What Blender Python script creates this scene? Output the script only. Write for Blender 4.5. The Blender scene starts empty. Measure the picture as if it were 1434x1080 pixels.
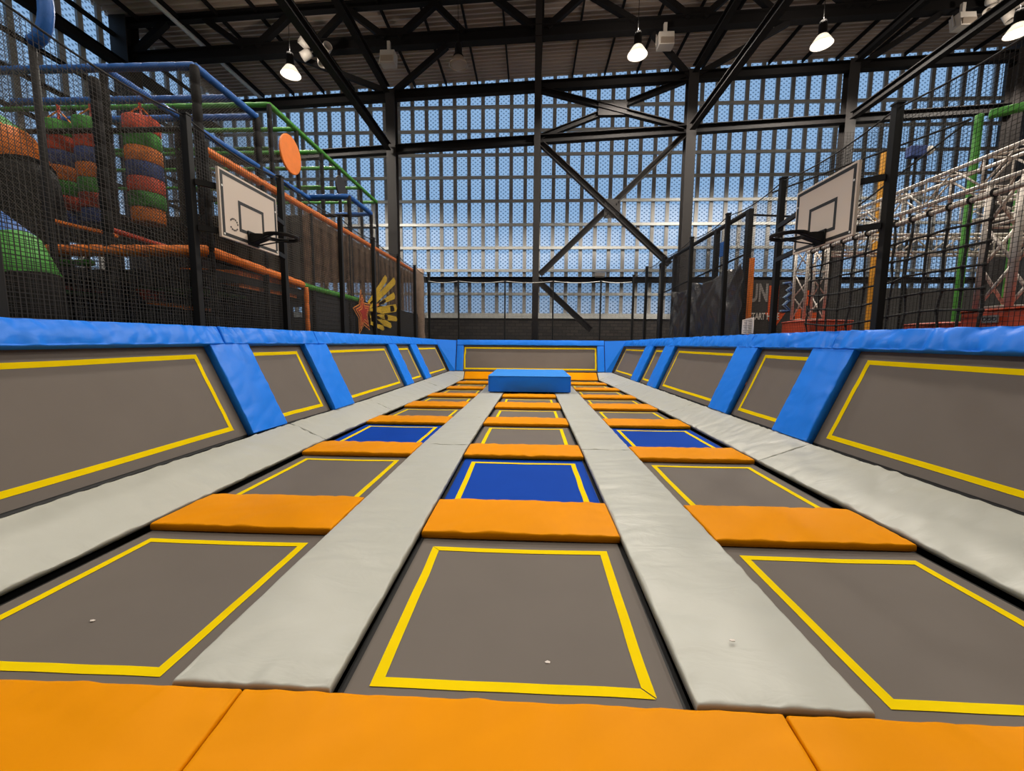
import bpy, math, random
from mathutils import Vector, Matrix, noise
random.seed(7)
V = Vector
SC = bpy.context.scene
COL = SC.collection
ORD = ['first', 'second', 'third', 'fourth', 'fifth', 'sixth', 'seventh', 'eighth', 'ninth', 'tenth']

# ------------------------------------------------------------------ materials
def srgb(r, g, b):
    f = lambda c: (c / 255 / 12.92) if c / 255 <= .04045 else ((c / 255 + .055) / 1.055) ** 2.4
    return (f(r), f(g), f(b), 1)

def new_mat(name):
    m = bpy.data.materials.new(name); m.use_nodes = True
    nt = m.node_tree; b = nt.nodes['Principled BSDF']
    return m, nt, b

def mat(name, col, rough=.5, metal=0, spec=.5, var=0.0, vscale=6, bump=0.0, bscale=20, stretch=(1, 1, 1)):
    m, nt, b = new_mat(name)
    b.inputs['Base Color'].default_value = col
    b.inputs['Roughness'].default_value = rough
    b.inputs['Metallic'].default_value = metal
    b.inputs['Specular IOR Level'].default_value = spec
    if var or bump:
        tc = nt.nodes.new('ShaderNodeTexCoord'); mp = nt.nodes.new('ShaderNodeMapping')
        mp.inputs['Scale'].default_value = stretch
        nt.links.new(tc.outputs['Object'], mp.inputs['Vector'])
    if var:
        n = nt.nodes.new('ShaderNodeTexNoise'); n.inputs['Scale'].default_value = vscale
        n.inputs['Detail'].default_value = 4
        nt.links.new(mp.outputs['Vector'], n.inputs['Vector'])
        mx = nt.nodes.new('ShaderNodeMix'); mx.data_type = 'RGBA'
        mx.inputs['A'].default_value = tuple(c * (1 - var) for c in col[:3]) + (1,)
        mx.inputs['B'].default_value = tuple(min(1, c * (1 + var)) for c in col[:3]) + (1,)
        nt.links.new(n.outputs['Fac'], mx.inputs['Factor'])
        nt.links.new(mx.outputs['Result'], b.inputs['Base Color'])
    if bump:
        n2 = nt.nodes.new('ShaderNodeTexNoise'); n2.inputs['Scale'].default_value = bscale
        n2.inputs['Detail'].default_value = 4; n2.inputs['Distortion'].default_value = .8
        nt.links.new(mp.outputs['Vector'], n2.inputs['Vector'])
        bp = nt.nodes.new('ShaderNodeBump'); bp.inputs['Strength'].default_value = bump
        bp.inputs['Distance'].default_value = .03
        nt.links.new(n2.outputs['Fac'], bp.inputs['Height'])
        nt.links.new(bp.outputs['Normal'], b.inputs['Normal'])
    return m

def emit(name, col, strength):
    m, nt, b = new_mat(name)
    b.inputs['Base Color'].default_value = (.8, .8, .8, 1)
    b.inputs['Emission Color'].default_value = col
    b.inputs['Emission Strength'].default_value = strength
    return m

def perforated(name, axes, col):
    """Pressed metal sheet with staggered slots that the sky outside shines through."""
    m, nt, b = new_mat(name)
    b.inputs['Base Color'].default_value = col
    b.inputs['Roughness'].default_value = .6
    b.inputs['Metallic'].default_value = .0
    tc = nt.nodes.new('ShaderNodeTexCoord'); sp = nt.nodes.new('ShaderNodeSeparateXYZ'); cb = nt.nodes.new('ShaderNodeCombineXYZ')
    nt.links.new(tc.outputs['Object'], sp.inputs[0])
    nt.links.new(sp.outputs[axes[0]], cb.inputs[0]); nt.links.new(sp.outputs[axes[1]], cb.inputs[1])
    def math_(op, a, bb):
        n = nt.nodes.new('ShaderNodeMath'); n.operation = op
        for k, q in enumerate((a, bb)):
            if q is None: continue
            if isinstance(q, (int, float)): n.inputs[k].default_value = q
            else: nt.links.new(q, n.inputs[k])
        return n.outputs[0]
    s2 = nt.nodes.new('ShaderNodeSeparateXYZ'); nt.links.new(cb.outputs[0], s2.inputs[0])
    sx = math_('SINE', math_('MULTIPLY', s2.outputs[0], 2 * math.pi / .29), None)
    sz = math_('SINE', math_('MULTIPLY', s2.outputs[1], 2 * math.pi / .235), None)
    dot = math_('GREATER_THAN', math_('MULTIPLY', sx, sz), .42)
    mc = nt.nodes.new('ShaderNodeMix'); mc.data_type = 'RGBA'
    mc.inputs['A'].default_value = col; mc.inputs['B'].default_value = (.05, .06, .07, 1)
    nt.links.new(dot, mc.inputs['Factor']); nt.links.new(mc.outputs['Result'], b.inputs['Base Color'])
    fac = math_('ADD', math_('MULTIPLY', dot, .38), .34)
    tr = nt.nodes.new('ShaderNodeBsdfTransparent'); mx = nt.nodes.new('ShaderNodeMixShader')
    nt.links.new(fac, mx.inputs['Fac'])
    nt.links.new(tr.outputs[0], mx.inputs[1]); nt.links.new(b.outputs[0], mx.inputs[2])
    nt.links.new(mx.outputs[0], nt.nodes['Material Output'].inputs['Surface'])
    return m

def brick_mat(name):
    m, nt, b = new_mat(name)
    tc = nt.nodes.new('ShaderNodeTexCoord'); sp = nt.nodes.new('ShaderNodeSeparateXYZ'); cb = nt.nodes.new('ShaderNodeCombineXYZ')
    nt.links.new(tc.outputs['Object'], sp.inputs[0])
    nt.links.new(sp.outputs[0], cb.inputs[0]); nt.links.new(sp.outputs[2], cb.inputs[1])
    br = nt.nodes.new('ShaderNodeTexBrick'); br.inputs['Scale'].default_value = 1
    br.inputs['Color1'].default_value = srgb(66, 59, 54); br.inputs['Color2'].default_value = srgb(42, 38, 35)
    br.inputs['Mortar'].default_value = srgb(26, 24, 23); br.inputs['Mortar Size'].default_value = .02
    br.inputs['Brick Width'].default_value = .5; br.inputs['Row Height'].default_value = .2
    nt.links.new(cb.outputs[0], br.inputs['Vector']); nt.links.new(br.outputs['Color'], b.inputs['Base Color'])
    b.inputs['Roughness'].default_value = .85
    return m

M = dict(
    grey_vinyl=mat('grey_vinyl', srgb(180, 181, 172), .40, spec=.4, var=.04, vscale=2.5, bump=.26, bscale=3.6, stretch=(.8, 1.6, 1)),
    orange_vinyl=mat('orange_vinyl', (.76, .275, .0002, 1), .48, spec=.05, var=.04, vscale=2, bump=.14, bscale=2.6, stretch=(1.4, .8, 1)),
    blue_vinyl=mat('blue_vinyl', (.010, .20, .86, 1), .40, spec=.2, var=.05, vscale=2, bump=.22, bscale=3.5),
    box_vinyl_shaded=mat('box_vinyl_shaded', (.008, .15, .72, 1), .45, spec=.2, var=.06, vscale=2, bump=.2, bscale=3),  # darker blue puts the shade into the foam block's sides
    mat_grey=mat('mat_grey', srgb(107, 100, 94), .7, spec=.18, var=.07, vscale=2.2, bump=.04, bscale=260),
    mat_blue=mat('mat_blue', (.003, .052, .37, 1), .7, spec=.07, var=.08, vscale=2.2, bump=.04, bscale=260),
    tape=mat('tape', (.82, .60, .001, 1), .75, spec=.04, var=.08, vscale=5),
    black=mat('black_rubber', (.006, .006, .006, 1), .6),
    black_steel=mat('black_steel', (.007, .007, .007, 1), .6, spec=.25, var=.2, vscale=3),
    dark_paint=mat('dark_paint', srgb(46, 43, 42), .6, spec=.3, var=.12, vscale=2),
    beam_paint=mat('beam_paint', srgb(28, 26, 26), .75, spec=.2, var=.12, vscale=2),
    galv=mat('galvanised', srgb(215, 215, 210), .45, metal=.2, var=.1, vscale=3),
    sheet_back=perforated('perforated_sheet_back', (0, 2), srgb(238, 233, 224)),
    sheet_side=perforated('perforated_sheet_side', (1, 2), srgb(238, 233, 224)),
    rib=mat('rib_metal', srgb(176, 173, 168), .55, var=.1, vscale=2),
    decking=mat('roof_decking', srgb(196, 178, 164), .5, var=.12, vscale=.8),
    concrete=mat('concrete', srgb(92, 90, 86), .8, var=.15, vscale=1.2),
    brick=brick_mat('dark_brick'),
    clad=mat('dark_cladding', srgb(64, 62, 60), .7, var=.1, vscale=1),
    net_black=mat('net_black', (.010, .010, .010, 1), .7),
    net_brown=mat('net_brown', srgb(118, 96, 78), .75, spec=.2, var=.85, vscale=4.5),
    net_grey=mat('net_grey', srgb(86, 82, 74), .75, spec=.2, var=.3, vscale=3),
    net_dark=mat('net_dark', srgb(46, 43, 40), .7, var=.3, vscale=2),
    rope=mat('rope', (.014, .014, .014, 1), .8),
    board=mat('board_white', srgb(204, 190, 176), .5, var=.02, vscale=2),
    white=mat('white_plastic', srgb(205, 198, 188), .45),
    bell=mat('lamp_bell', srgb(190, 176, 160), .35, metal=.6),
    lamp_on=emit('lamp_glow', (1, .90, .74, 1), 14),
    bell_on=emit('lamp_bell_glowing', (1, .86, .66, 1), 1.0),
    lamp_off=mat('lamp_diffuser', srgb(160, 150, 138), .4),
    pad_blue=mat('tube_foam_blue', srgb(18, 88, 165), .55, var=.15, vscale=6, bump=.2, bscale=25),
    pad_green=mat('tube_foam_green', srgb(64, 138, 40), .55, var=.15, vscale=6, bump=.2, bscale=25),
    pad_orange=mat('tube_foam_orange', srgb(232, 122, 30), .55, var=.15, vscale=6, bump=.2, bscale=25),
    pad_red=mat('foam_red', srgb(196, 66, 34), .55, var=.12, vscale=5),
    pad_black=mat('tube_foam_black', srgb(26, 24, 23), .75, spec=.25, var=.3, vscale=8, bump=.3, bscale=22),
    pad_yellow=mat('tube_foam_yellow', srgb(214, 150, 34), .55, var=.12, vscale=6),
    bag_red=mat('bag_red', srgb(208, 74, 40), .6, var=.1, vscale=6),
    bag_green=mat('bag_green', srgb(58, 142, 40), .6, var=.1, vscale=6),
    bag_orange=mat('bag_orange', srgb(226, 122, 20), .6, var=.1, vscale=6),
    bag_blue=mat('bag_blue', srgb(42, 66, 128), .6, var=.1, vscale=6),
    rust_red=mat('crash_red', srgb(188, 66, 30), .5, var=.12, vscale=4, bump=.15, bscale=5),
    alu=mat('aluminium', srgb(206, 197, 187), .45, metal=.2, var=.08, vscale=8),
    curtain=mat('black_curtain', (.055, .050, .046, 1), .34, spec=.7),
    banner=mat('banner_charcoal', srgb(58, 55, 54), .6, var=.08, vscale=4),
    letter_grey=mat('letter_grey', srgb(150, 146, 144), .6),
    letter_white=mat('letter_white', srgb(232, 228, 222), .6),
    arrow_orange=mat('arrow_orange', srgb(232, 92, 30), .55),
    graf_blue=mat('graffiti_blue', srgb(56, 92, 152), .6),
    graf_pale=mat('graffiti_pale', srgb(150, 180, 210), .6),
    star_red=mat('star_red', srgb(190, 44, 24), .6),
    star_orange=mat('star_orange', srgb(250, 160, 66), .6),
    star_maroon=mat('star_maroon', srgb(96, 20, 14), .6),
    streak=mat('streak_yellow', srgb(235, 190, 40), .6, var=.25, vscale=5),
    paper=mat('paper', srgb(214, 204, 196), .7),
    ink=mat('ink', srgb(60, 56, 54), .7),
    wrap=mat('wrap_beige', srgb(172, 146, 126), .4, var=.3, vscale=5, bump=.4, bscale=8),
    deck_under=mat('deck_black', (.02, .019, .018, 1), .8),
)

# ------------------------------------------------------------------ mesh helpers
class MB:
    def __init__(s): s.v = []; s.f = []; s.m = []; s.cur = 0
    def add(s, vs, fs):
        b = len(s.v); s.v += [V(p) for p in vs]; s.f += [tuple(i + b for i in f) for f in fs]; s.m += [s.cur] * len(fs); return s
    def box(s, lo, hi):
        x0, y0, z0 = lo; x1, y1, z1 = hi
        return s.add([(x0, y0, z0), (x1, y0, z0), (x1, y1, z0), (x0, y1, z0), (x0, y0, z1), (x1, y0, z1), (x1, y1, z1), (x0, y1, z1)],
                     [(0, 3, 2, 1), (4, 5, 6, 7), (0, 1, 5, 4), (1, 2, 6, 5), (2, 3, 7, 6), (3, 0, 4, 7)])
    def beam(s, p0, p1, w, h, up=(0, 0, 1)):
        p0, p1 = V(p0), V(p1); d = (p1 - p0).normalized(); up = V(up)
        if abs(d.dot(up)) > .98: up = V((0, 1, 0))
        a = d.cross(up).normalized(); b = a.cross(d)
        vs = [p + a * (w / 2) * i + b * (h / 2) * j for p in (p0, p1) for i, j in ((-1, -1), (1, -1), (1, 1), (-1, 1))]
        return s.add(vs, [(0, 1, 2, 3), (7, 6, 5, 4), (0, 4, 5, 1), (1, 5, 6, 2), (2, 6, 7, 3), (3, 7, 4, 0)])
    def ibeam(s, p0, p1, w, h, t=.02, up=(0, 0, 1)):
        p0, p1 = V(p0), V(p1); d = (p1 - p0).normalized(); u = V(up)
        if abs(d.dot(u)) > .98: u = V((0, 1, 0))
        a = d.cross(u).normalized(); b = a.cross(d)
        s.beam(p0 + b * (h / 2 - t / 2), p1 + b * (h / 2 - t / 2), w, t, b)
        s.beam(p0 - b * (h / 2 - t / 2), p1 - b * (h / 2 - t / 2), w, t, b)
        return s.beam(p0, p1, t, h - 2 * t, b)
    def tube(s, pts, r, n=8, closed=False, cap=True):
        pts = [V(p) for p in pts]; N = len(pts); rs = r if isinstance(r, (list, tuple)) else [r] * N
        vs = []; fs = []; prev = None
        for i, p in enumerate(pts):
            if closed: d = pts[(i + 1) % N] - pts[i - 1]
            else: d = pts[min(i + 1, N - 1)] - pts[max(i - 1, 0)]
            d.normalize()
            if prev is None:
                a = d.cross(V((0, 0, 1)))
                if a.length < .1: a = d.cross(V((0, 1, 0)))
            else: a = prev - d * prev.dot(d)
            a.normalize(); prev = a; b = d.cross(a)
            for k in range(n):
                t = 2 * math.pi * k / n; vs.append(p + (a * math.cos(t) + b * math.sin(t)) * rs[i])
        for i in range(N if closed else N - 1):
            j = (i + 1) % N
            for k in range(n):
                l = (k + 1) % n; fs.append((i * n + k, i * n + l, j * n + l, j * n + k))
        if cap and not closed:
            fs.append(tuple(range(n))[::-1]); fs.append(tuple((N - 1) * n + k for k in range(n)))
        return s.add(vs, fs)
    def ring(s, c, axis, R, r, n=32, m=8):
        c = V(c); ax = V(axis).normalized(); a = ax.orthogonal().normalized(); b = ax.cross(a)
        return s.tube([c + (a * math.cos(t) + b * math.sin(t)) * R for t in [2 * math.pi * i / n for i in range(n)]], r, m, closed=True)
    def lathe(s, c, prof, n=24, axis=(0, 0, 1)):
        c = V(c); ax = V(axis).normalized(); a = ax.orthogonal().normalized(); b = ax.cross(a)
        vs = []; fs = []
        for (r, z) in prof:
            for k in range(n):
                t = 2 * math.pi * k / n; vs.append(c + ax * z + (a * math.cos(t) + b * math.sin(t)) * r)
        for i in range(len(prof) - 1):
            for k in range(n):
                l = (k + 1) % n; fs.append((i * n + k, i * n + l, (i + 1) * n + l, (i + 1) * n + k))
        return s.add(vs, fs)
    def prism(s, pts, off):
        """Planar outline thickened by the vector off."""
        off = V(off); n = len(pts); pts = [V(p) for p in pts]
        return s.add(pts + [p + off for p in pts], [tuple(range(n))[::-1], tuple(range(n, 2 * n))] + [(i, (i + 1) % n, n + (i + 1) % n, n + i) for i in range(n)])
    def strand(s, p0, p1, r):
        p0, p1 = V(p0), V(p1); d = (p1 - p0).normalized(); a = d.orthogonal().normalized(); b = d.cross(a)
        o = [a * r, (a * -.5 + b * .866) * r, (a * -.5 - b * .866) * r]
        return s.add([p0 + q for q in o] + [p1 + q for q in o], [(0, 1, 4, 3), (1, 2, 5, 4), (2, 0, 3, 5)])
    def build(s, name, mats, parent=None, smooth=False, bevel=0):
        org = V((0, 0, 0)); q = parent
        while q is not None: org += q.location; q = q.parent
        me = bpy.data.meshes.new(name)
        me.from_pydata([tuple(p - org) for p in s.v], [], s.f)
        if not isinstance(mats, (list, tuple)): mats = [mats]
        for m_ in mats: me.materials.append(m_)
        if len(mats) > 1: me.polygons.foreach_set('material_index', s.m)
        if smooth: me.polygons.foreach_set('use_smooth', [True] * len(me.polygons))
        me.update()
        o = bpy.data.objects.new(name, me); COL.objects.link(o)
        if parent is not None: o.parent = parent
        if bevel:
            bv = o.modifiers.new('bevel', 'BEVEL'); bv.width = bevel; bv.segments = 2; bv.limit_method = 'ANGLE'
        return o

def tag(o, label=None, cat=None, group=None, kind=None):
    if label: o['label'] = label
    if cat: o['category'] = cat
    if group: o['group'] = group
    if kind: o['kind'] = kind
    return o

def thing(name, loc, label, cat, group=None, kind=None):
    o = bpy.data.objects.new(name, None); COL.objects.link(o); o.location = V(loc); o.empty_display_size = .1
    return tag(o, label, cat, group, kind)

def dup(root, delta):
    c = root.copy(); COL.objects.link(c); c.location = root.location + V(delta)
    def rec(a, b):
        for ch in list(a.children):
            d = ch.copy(); COL.objects.link(d); d.parent = b; rec(ch, d)
    rec(root, c)
    return c

def lerp(a, b, t): return a + (b - a) * t
def interp(pts, y):
    if y <= pts[0][0]: return pts[0][1]
    for (a, u), (b, w) in zip(pts, pts[1:]):
        if y <= b: return lerp(u, w, (y - a) / (b - a))
    return pts[-1][1]

def params(L, cell, r):
    e = [0, .12 * r, .4 * r, r, 1.8 * r]; n = max(2, int((L - 3.6 * r) / cell))
    mid = [1.8 * r + (L - 3.6 * r) * i / n for i in range(1, n)]
    full = e + mid + [L - q for q in e[::-1]]
    return [q / L for q in full]

def pad(corners, thick, r=.014, cell=.045, wr=.008, puff=.01, seed=0):
    """Upholstered pad: corners a,b,c,d of its top face, rounded edges, gathers along the seams."""
    a, b, c, d = [V(p) for p in corners]
    n = (b - a).cross(d - a).normalized()
    Lu = ((b - a).length + (c - d).length) / 2; Lv = ((d - a).length + (c - b).length) / 2
    us, vs = params(Lu, cell, r), params(Lv, cell, r)
    verts = []; faces = []; nu, nv = len(us), len(vs)
    def edge(q):
        q = min(q, r); return -r * (1 - math.sqrt(max(0, 1 - (1 - q / r) ** 2)))
    for j, v in enumerate(vs):
        for i, u in enumerate(us):
            p = (a * (1 - u) + b * u) * (1 - v) + (d * (1 - u) + c * u) * v
            du = min(u, 1 - u) * Lu; dv = min(v, 1 - v) * Lv
            h = edge(du) + edge(dv)
            h += puff * math.sin(math.pi * u) ** .6 * math.sin(math.pi * v) ** .6 - puff * .5
            g = noise.noise((u * Lu * 9, seed * 3.7 + v * Lv * 1.2, 1.3)) * math.exp(-dv / .10)
            g2 = noise.noise((u * Lu * 1.2, seed * 2.1, v * Lv * 9)) * math.exp(-du / .10)
            g3 = noise.noise((u * Lu * 2.1 + v * Lv * 2.5, seed + 5.1, v * Lv * 3.1 - u * Lu))
            lo = 1 if min(du, dv) > .4 * r else .4
            c1 = (1 - abs(noise.noise((u * Lu * 5.5 + v * Lv * 1.5, seed * 1.3 + 2.2, v * Lv * 1.8)))) ** 5 * math.exp(-dv / .16)
            c2 = (1 - abs(noise.noise((seed + 9.1, u * Lu * 2 - v * Lv * 3.1, v * Lv * 1.4 + u * Lu)))) ** 8
            h += wr * (g + g2 + .6 * g3 - .9 * c1 - .5 * c2) * lo
            verts.append(p + n * h)
    for j in range(nv - 1):
        for i in range(nu - 1):
            k = j * nu + i; faces.append((k, k + 1, k + nu + 1, k + nu))
    ringi = [i for i in range(nu)] + [j * nu + nu - 1 for j in range(1, nv)] + [(nv - 1) * nu + i for i in range(nu - 2, -1, -1)] + [j * nu for j in range(nv - 2, 0, -1)]
    base = len(verts)
    for k in ringi:
        j, i = divmod(k, nu); u, v = us[i], vs[j]
        p = (a * (1 - u) + b * u) * (1 - v) + (d * (1 - u) + c * u) * v
        verts.append(p - n * thick)
    m = len(ringi)
    for k in range(m):
        l = (k + 1) % m; faces.append((ringi[l], ringi[k], base + k, base + l))
    faces.append(tuple(base + k for k in range(m))[::-1])
    mb = MB(); mb.add(verts, faces); return mb

def quadpt(cs, u, v):
    a, b, c, d = cs
    return (a * (1 - u) + b * u) * (1 - v) + (d * (1 - u) + c * u) * v

def jump_bed(root, corners, bed_mat, ins, tape_w=.06, sag=.015, edge=.04, depth=.05):
    """mat, yellow tape and black steel edge; ins = tape inset at left, right, near, far (metres)."""
    cs = [V(p) for p in corners]; a, b, c, d = cs
    n = (b - a).cross(d - a).normalized()
    Lu = ((b - a).length + (c - d).length) / 2; Lv = ((d - a).length + (c - b).length) / 2
    S = lambda u, v: -sag * math.sin(math.pi * min(1, max(0, u))) * math.sin(math.pi * min(1, max(0, v)))
    N = 16; eu, ev = edge / Lu, edge / Lv
    mb = MB(); vs = []
    for j in range(N + 1):
        for i in range(N + 1):
            u = lerp(eu, 1 - eu, i / N); v = lerp(ev, 1 - ev, j / N)
            vs.append(quadpt(cs, u, v) + n * S(u, v))
    fs = [(j * (N + 1) + i, j * (N + 1) + i + 1, (j + 1) * (N + 1) + i + 1, (j + 1) * (N + 1) + i) for j in range(N) for i in range(N)]
    mb.add(vs, fs); mb.build('jump_mat', bed_mat, root, smooth=True)
    il, ir, i0, i1 = ins
    O = [(il / Lu, i0 / Lv), (1 - ir / Lu, i0 / Lv), (1 - ir / Lu, 1 - i1 / Lv), (il / Lu, 1 - i1 / Lv)]
    wu, wv = tape_w / Lu, tape_w / Lv
    I = [(O[0][0] + wu, O[0][1] + wv), (O[1][0] - wu, O[1][1] + wv), (O[2][0] - wu, O[2][1] - wv), (O[3][0] + wu, O[3][1] - wv)]
    tb = MB(); K = 14
    for k in range(4):
        o0, o1, p0, p1 = O[k], O[(k + 1) % 4], I[k], I[(k + 1) % 4]
        vs = []
        for q in range(K + 1):
            t = q / K
            for (s0, s1) in ((o0, o1), (p0, p1)):
                u = lerp(s0[0], s1[0], t); v = lerp(s0[1], s1[1], t)
                w = .003 * noise.noise((t * 4, k * 3.1, Lu + cs[0].x + cs[0].y))
                vs.append(quadpt(cs, u + w, v + w) + n * (S(u, v) + .004))
        tb.add(vs, [(2 * q, 2 * q + 2, 2 * q + 3, 2 * q + 1) for q in range(K)])
    tb.build('border_tape', M['tape'], root)
    fb = MB()
    for k in range(4):
        p0, p1 = cs[k], cs[(k + 1) % 4]
        i0_, i1_ = (edge * .9), 0
        cen = (a + b + c + d) / 4
        dirv = (p1 - p0).normalized(); inn = n.cross(dirv)
        fb.prism([p0 - n * .012, p1 - n * .012, p1 + inn * .09 - dirv * .09 - n * .012, p0 + inn * .09 + dirv * .09 - n * .012], n * -depth)
    fb.build('steel_edge', M['black'], root)

# ------------------------------------------------------------------ world, camera
w = bpy.data.worlds.new('sky'); SC.world = w; w.use_nodes = True
wn = w.node_tree; bg = wn.nodes['Background']; bg.inputs['Strength'].default_value = 1.0
wt = wn.nodes.new('ShaderNodeTexCoord'); wsp = wn.nodes.new('ShaderNodeSeparateXYZ'); wr_ = wn.nodes.new('ShaderNodeValToRGB')
wn.links.new(wt.outputs['Generated'], wsp.inputs[0]); wn.links.new(wsp.outputs[2], wr_.inputs['Fac']); wn.links.new(wr_.outputs['Color'], bg.inputs['Color'])
wr_.color_ramp.elements[0].position = 0.0; wr_.color_ramp.elements[0].color = (.10, .13, .17, 1)
wr_.color_ramp.elements[1].position = .03; wr_.color_ramp.elements[1].color = (.34, .60, .98, 1)

H = 1.6
yaw, pitch, roll = 0.044264252715, 0.104801305551, 0.007308464589
cy, sy, cp, sp = math.cos(yaw), math.sin(yaw), math.cos(pitch), math.sin(pitch)
fwd = V((-sy * cp, cy * cp, -sp)); right = V((cy, sy, 0)); up = right.cross(fwd)
r2 = right * math.cos(roll) + up * math.sin(roll); u2 = up * math.cos(roll) - right * math.sin(roll)
cam = bpy.data.cameras.new('camera'); co = bpy.data.objects.new('camera', cam); COL.objects.link(co)
mw = Matrix.Identity(4)
for i in range(3):
    mw[i][0] = r2[i]; mw[i][1] = u2[i]; mw[i][2] = -fwd[i]
mw.translation = V((0, 0, H)); co.matrix_world = mw
cam.sensor_fit = 'HORIZONTAL'; cam.sensor_width = 36; cam.lens = 36 * 579.96 / 1434; cam.clip_end = 200; cam.clip_start = .05
SC.camera = co

# ------------------------------------------------------------------ the hall
FZ = -.9
XL, XR, YB, YF = -19.8, 27.0, 26.8, -12.0
ROOF = lambda x: 17.45 + .042 * x
def struct(mb, name, m, label=None, cat=None, group=None, smooth=False):
    o = mb.build(name, m, smooth=smooth); tag(o, label, cat, group, 'structure'); return o

struct(MB().box((XL - .3, YF - .3, FZ - .2), (XR + .3, YB + .3, FZ)), 'floor', M['concrete'], 'grey concrete floor of the hall under the courts', 'floor')
# corrugated roof decking, ribs run across the hall
mb = MB(); vs = []; fs = []
prof = []; y = YF
while y < YB + .2:
    prof += [(y, 0), (y + .09, 0), (y + .12, .14), (y + .27, .14)]; y += .30
for (yy, zz) in prof:
    vs += [(XL - .2, yy, ROOF(XL - .2) + zz), (XR + .2, yy, ROOF(XR + .2) + zz)]
for i in range(len(prof) - 1): fs.append((2 * i, 2 * i + 1, 2 * i + 3, 2 * i + 2))
mb.add(vs, fs)
struct(mb, 'ceiling', M['decking'], 'corrugated metal roof decking above the hall', 'ceiling')

def perf_wall(name, p0, p1, z0, ztop, m, side, label):
    """sheet with folded ribs every 0.87 m"""
    p0, p1 = V(p0), V(p1); d = (p1 - p0); L = d.length; d.normalize(); inn = V(side)
    mb = MB(); mb.add([p0 + V((0, 0, z0)), p1 + V((0, 0, z0)), p1 + V((0, 0, ztop(p1.x))), p0 + V((0, 0, ztop(p0.x)))], [(0, 1, 2, 3)])
    o = mb.build(name, m); tag(o, label, 'wall', None, 'structure')
    rb = MB(); t = .2
    while t < L - .2:
        q = p0 + d * t
        rb.beam(q + V((0, 0, z0)) + inn * .07, q + V((0, 0, ztop(q.x) - .18)) + inn * .07, .22, .12, inn)
        t += .87
    tag(rb.build('rib', M['rib'], o), 'grey folded metal ribs of the wall', None, None, 'structure')
    return o
perf_wall('wall_back', (XL, YB, 0), (XR, YB, 0), 3.1, lambda x: ROOF(x) + .16, M['sheet_back'], (0, -1, 0), 'slotted metal end wall glowing blue with daylight behind the courts')
perf_wall('wall_left', (XL, YF, 0), (XL, YB, 0), 3.1, lambda x: ROOF(x) + .16, M['sheet_side'], (1, 0, 0), 'slotted metal side wall behind the soft play frame')
struct(MB().box((XR, YF, FZ), (XR + .2, YB, ROOF(XR) + .2)), 'wall_right', M['clad'], 'dark clad side wall beyond the aluminium trusses', 'wall')
struct(MB().box((XL, YF - .2, FZ), (XR, YF, ROOF(XR) + .2)), 'wall_front', M['clad'], 'dark clad wall behind the camera', 'wall')
struct(MB().box((XL, YB - .1, FZ), (XR, YB + .15, 3.1)), 'wall_base_back', M['brick'], 'dark brick base of the end wall behind the back net', 'wall')
struct(MB().box((XL - .15, YF, FZ), (XL + .1, YB - .1, 3.1)), 'wall_base_left', M['brick'], 'dark brick base of the side wall behind the soft play', 'wall')
struct(MB().box((XL + .1, YB - .22, 3.1), (XR, YB - .1, 3.42)), 'trim_1', M['galv'], 'pale metal flashing along the top of the dark brick base', 'trim')

GZ = [4.6, 6.05, 7.43, 8.83, 10.25, 11.65, 12.97, 14.35, 15.72]
ordn = lambda i: ORD[i] if i < 10 else 'next'
for i, z in enumerate(GZ):
    struct(MB().beam((XL + .2, YB - .22, z), (XR, YB - .22, z), .14, .16), 'wall_girt', M['galv'], 'pale horizontal rail on the blue end wall, %s from the brick base' % ordn(i), 'wall rail', 'rails on the end wall')
    struct(MB().beam((XL + .22, YF, z), (XL + .22, YB - .3, z), .14, .16), 'wall_girt', M['beam_paint'], 'dark horizontal side wall rail behind the soft play, %s from the base' % ordn(i), 'wall rail', 'rails on the side wall')

P = 20.4
colx = [(-19.4, 'at the soft play side wall'), (-6.66, 'behind the soft play end of the back net'), (.19, 'behind the middle of the back net'), (7.16, 'behind the black curtain'), (14.1, 'above the basketball board with the trusses behind'), (21.1, 'beside the dark clad side wall')]
for x, where in colx:
    top = ROOF(x) - .05 if abs(x - .19) < .1 or x < -15 else 13.5 + .042 * x
    mb = MB().ibeam((x, P, FZ), (x, P, top), .30 if abs(x - .19) < .1 else .44, .4, .03, (0, 1, 0))
    if x < -15: mb = MB().ibeam((x, P, FZ), (x, P, top), .8, .7, .04, (0, 1, 0))
    o = struct(mb, 'steel_column', M['dark_paint'], 'dark steel column %s' % where, 'column', 'steel columns of the hall')
def sbeam(p0, p1, w_, h_, name, label, cat, group=None, m='beam_paint', solid=False):
    mb = MB()
    (mb.beam if solid else mb.ibeam)(p0, p1, w_, h_) if solid else mb.ibeam(p0, p1, w_, h_, .03)
    return struct(mb, name, M[m], label, cat, group)
sbeam((XL, P, 10.95 + .05 * XL), (XR, P, 10.95 + .05 * XR), .3, .36, 'steel_beam', 'lower dark steel beam across the blue end wall', 'beam', 'cross beams')
sbeam((XL, P, 13.27 + .042 * XL), (XR, P, 13.27 + .042 * XR), .3, .40, 'steel_beam', 'upper dark steel beam across the blue end wall', 'beam', 'cross beams')
sbeam((XL, YB - .45, 5.45), (XR, YB - .45, 5.45), .3, .34, 'steel_beam', 'dark steel beam just above the back net', 'beam', 'cross beams')
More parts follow.
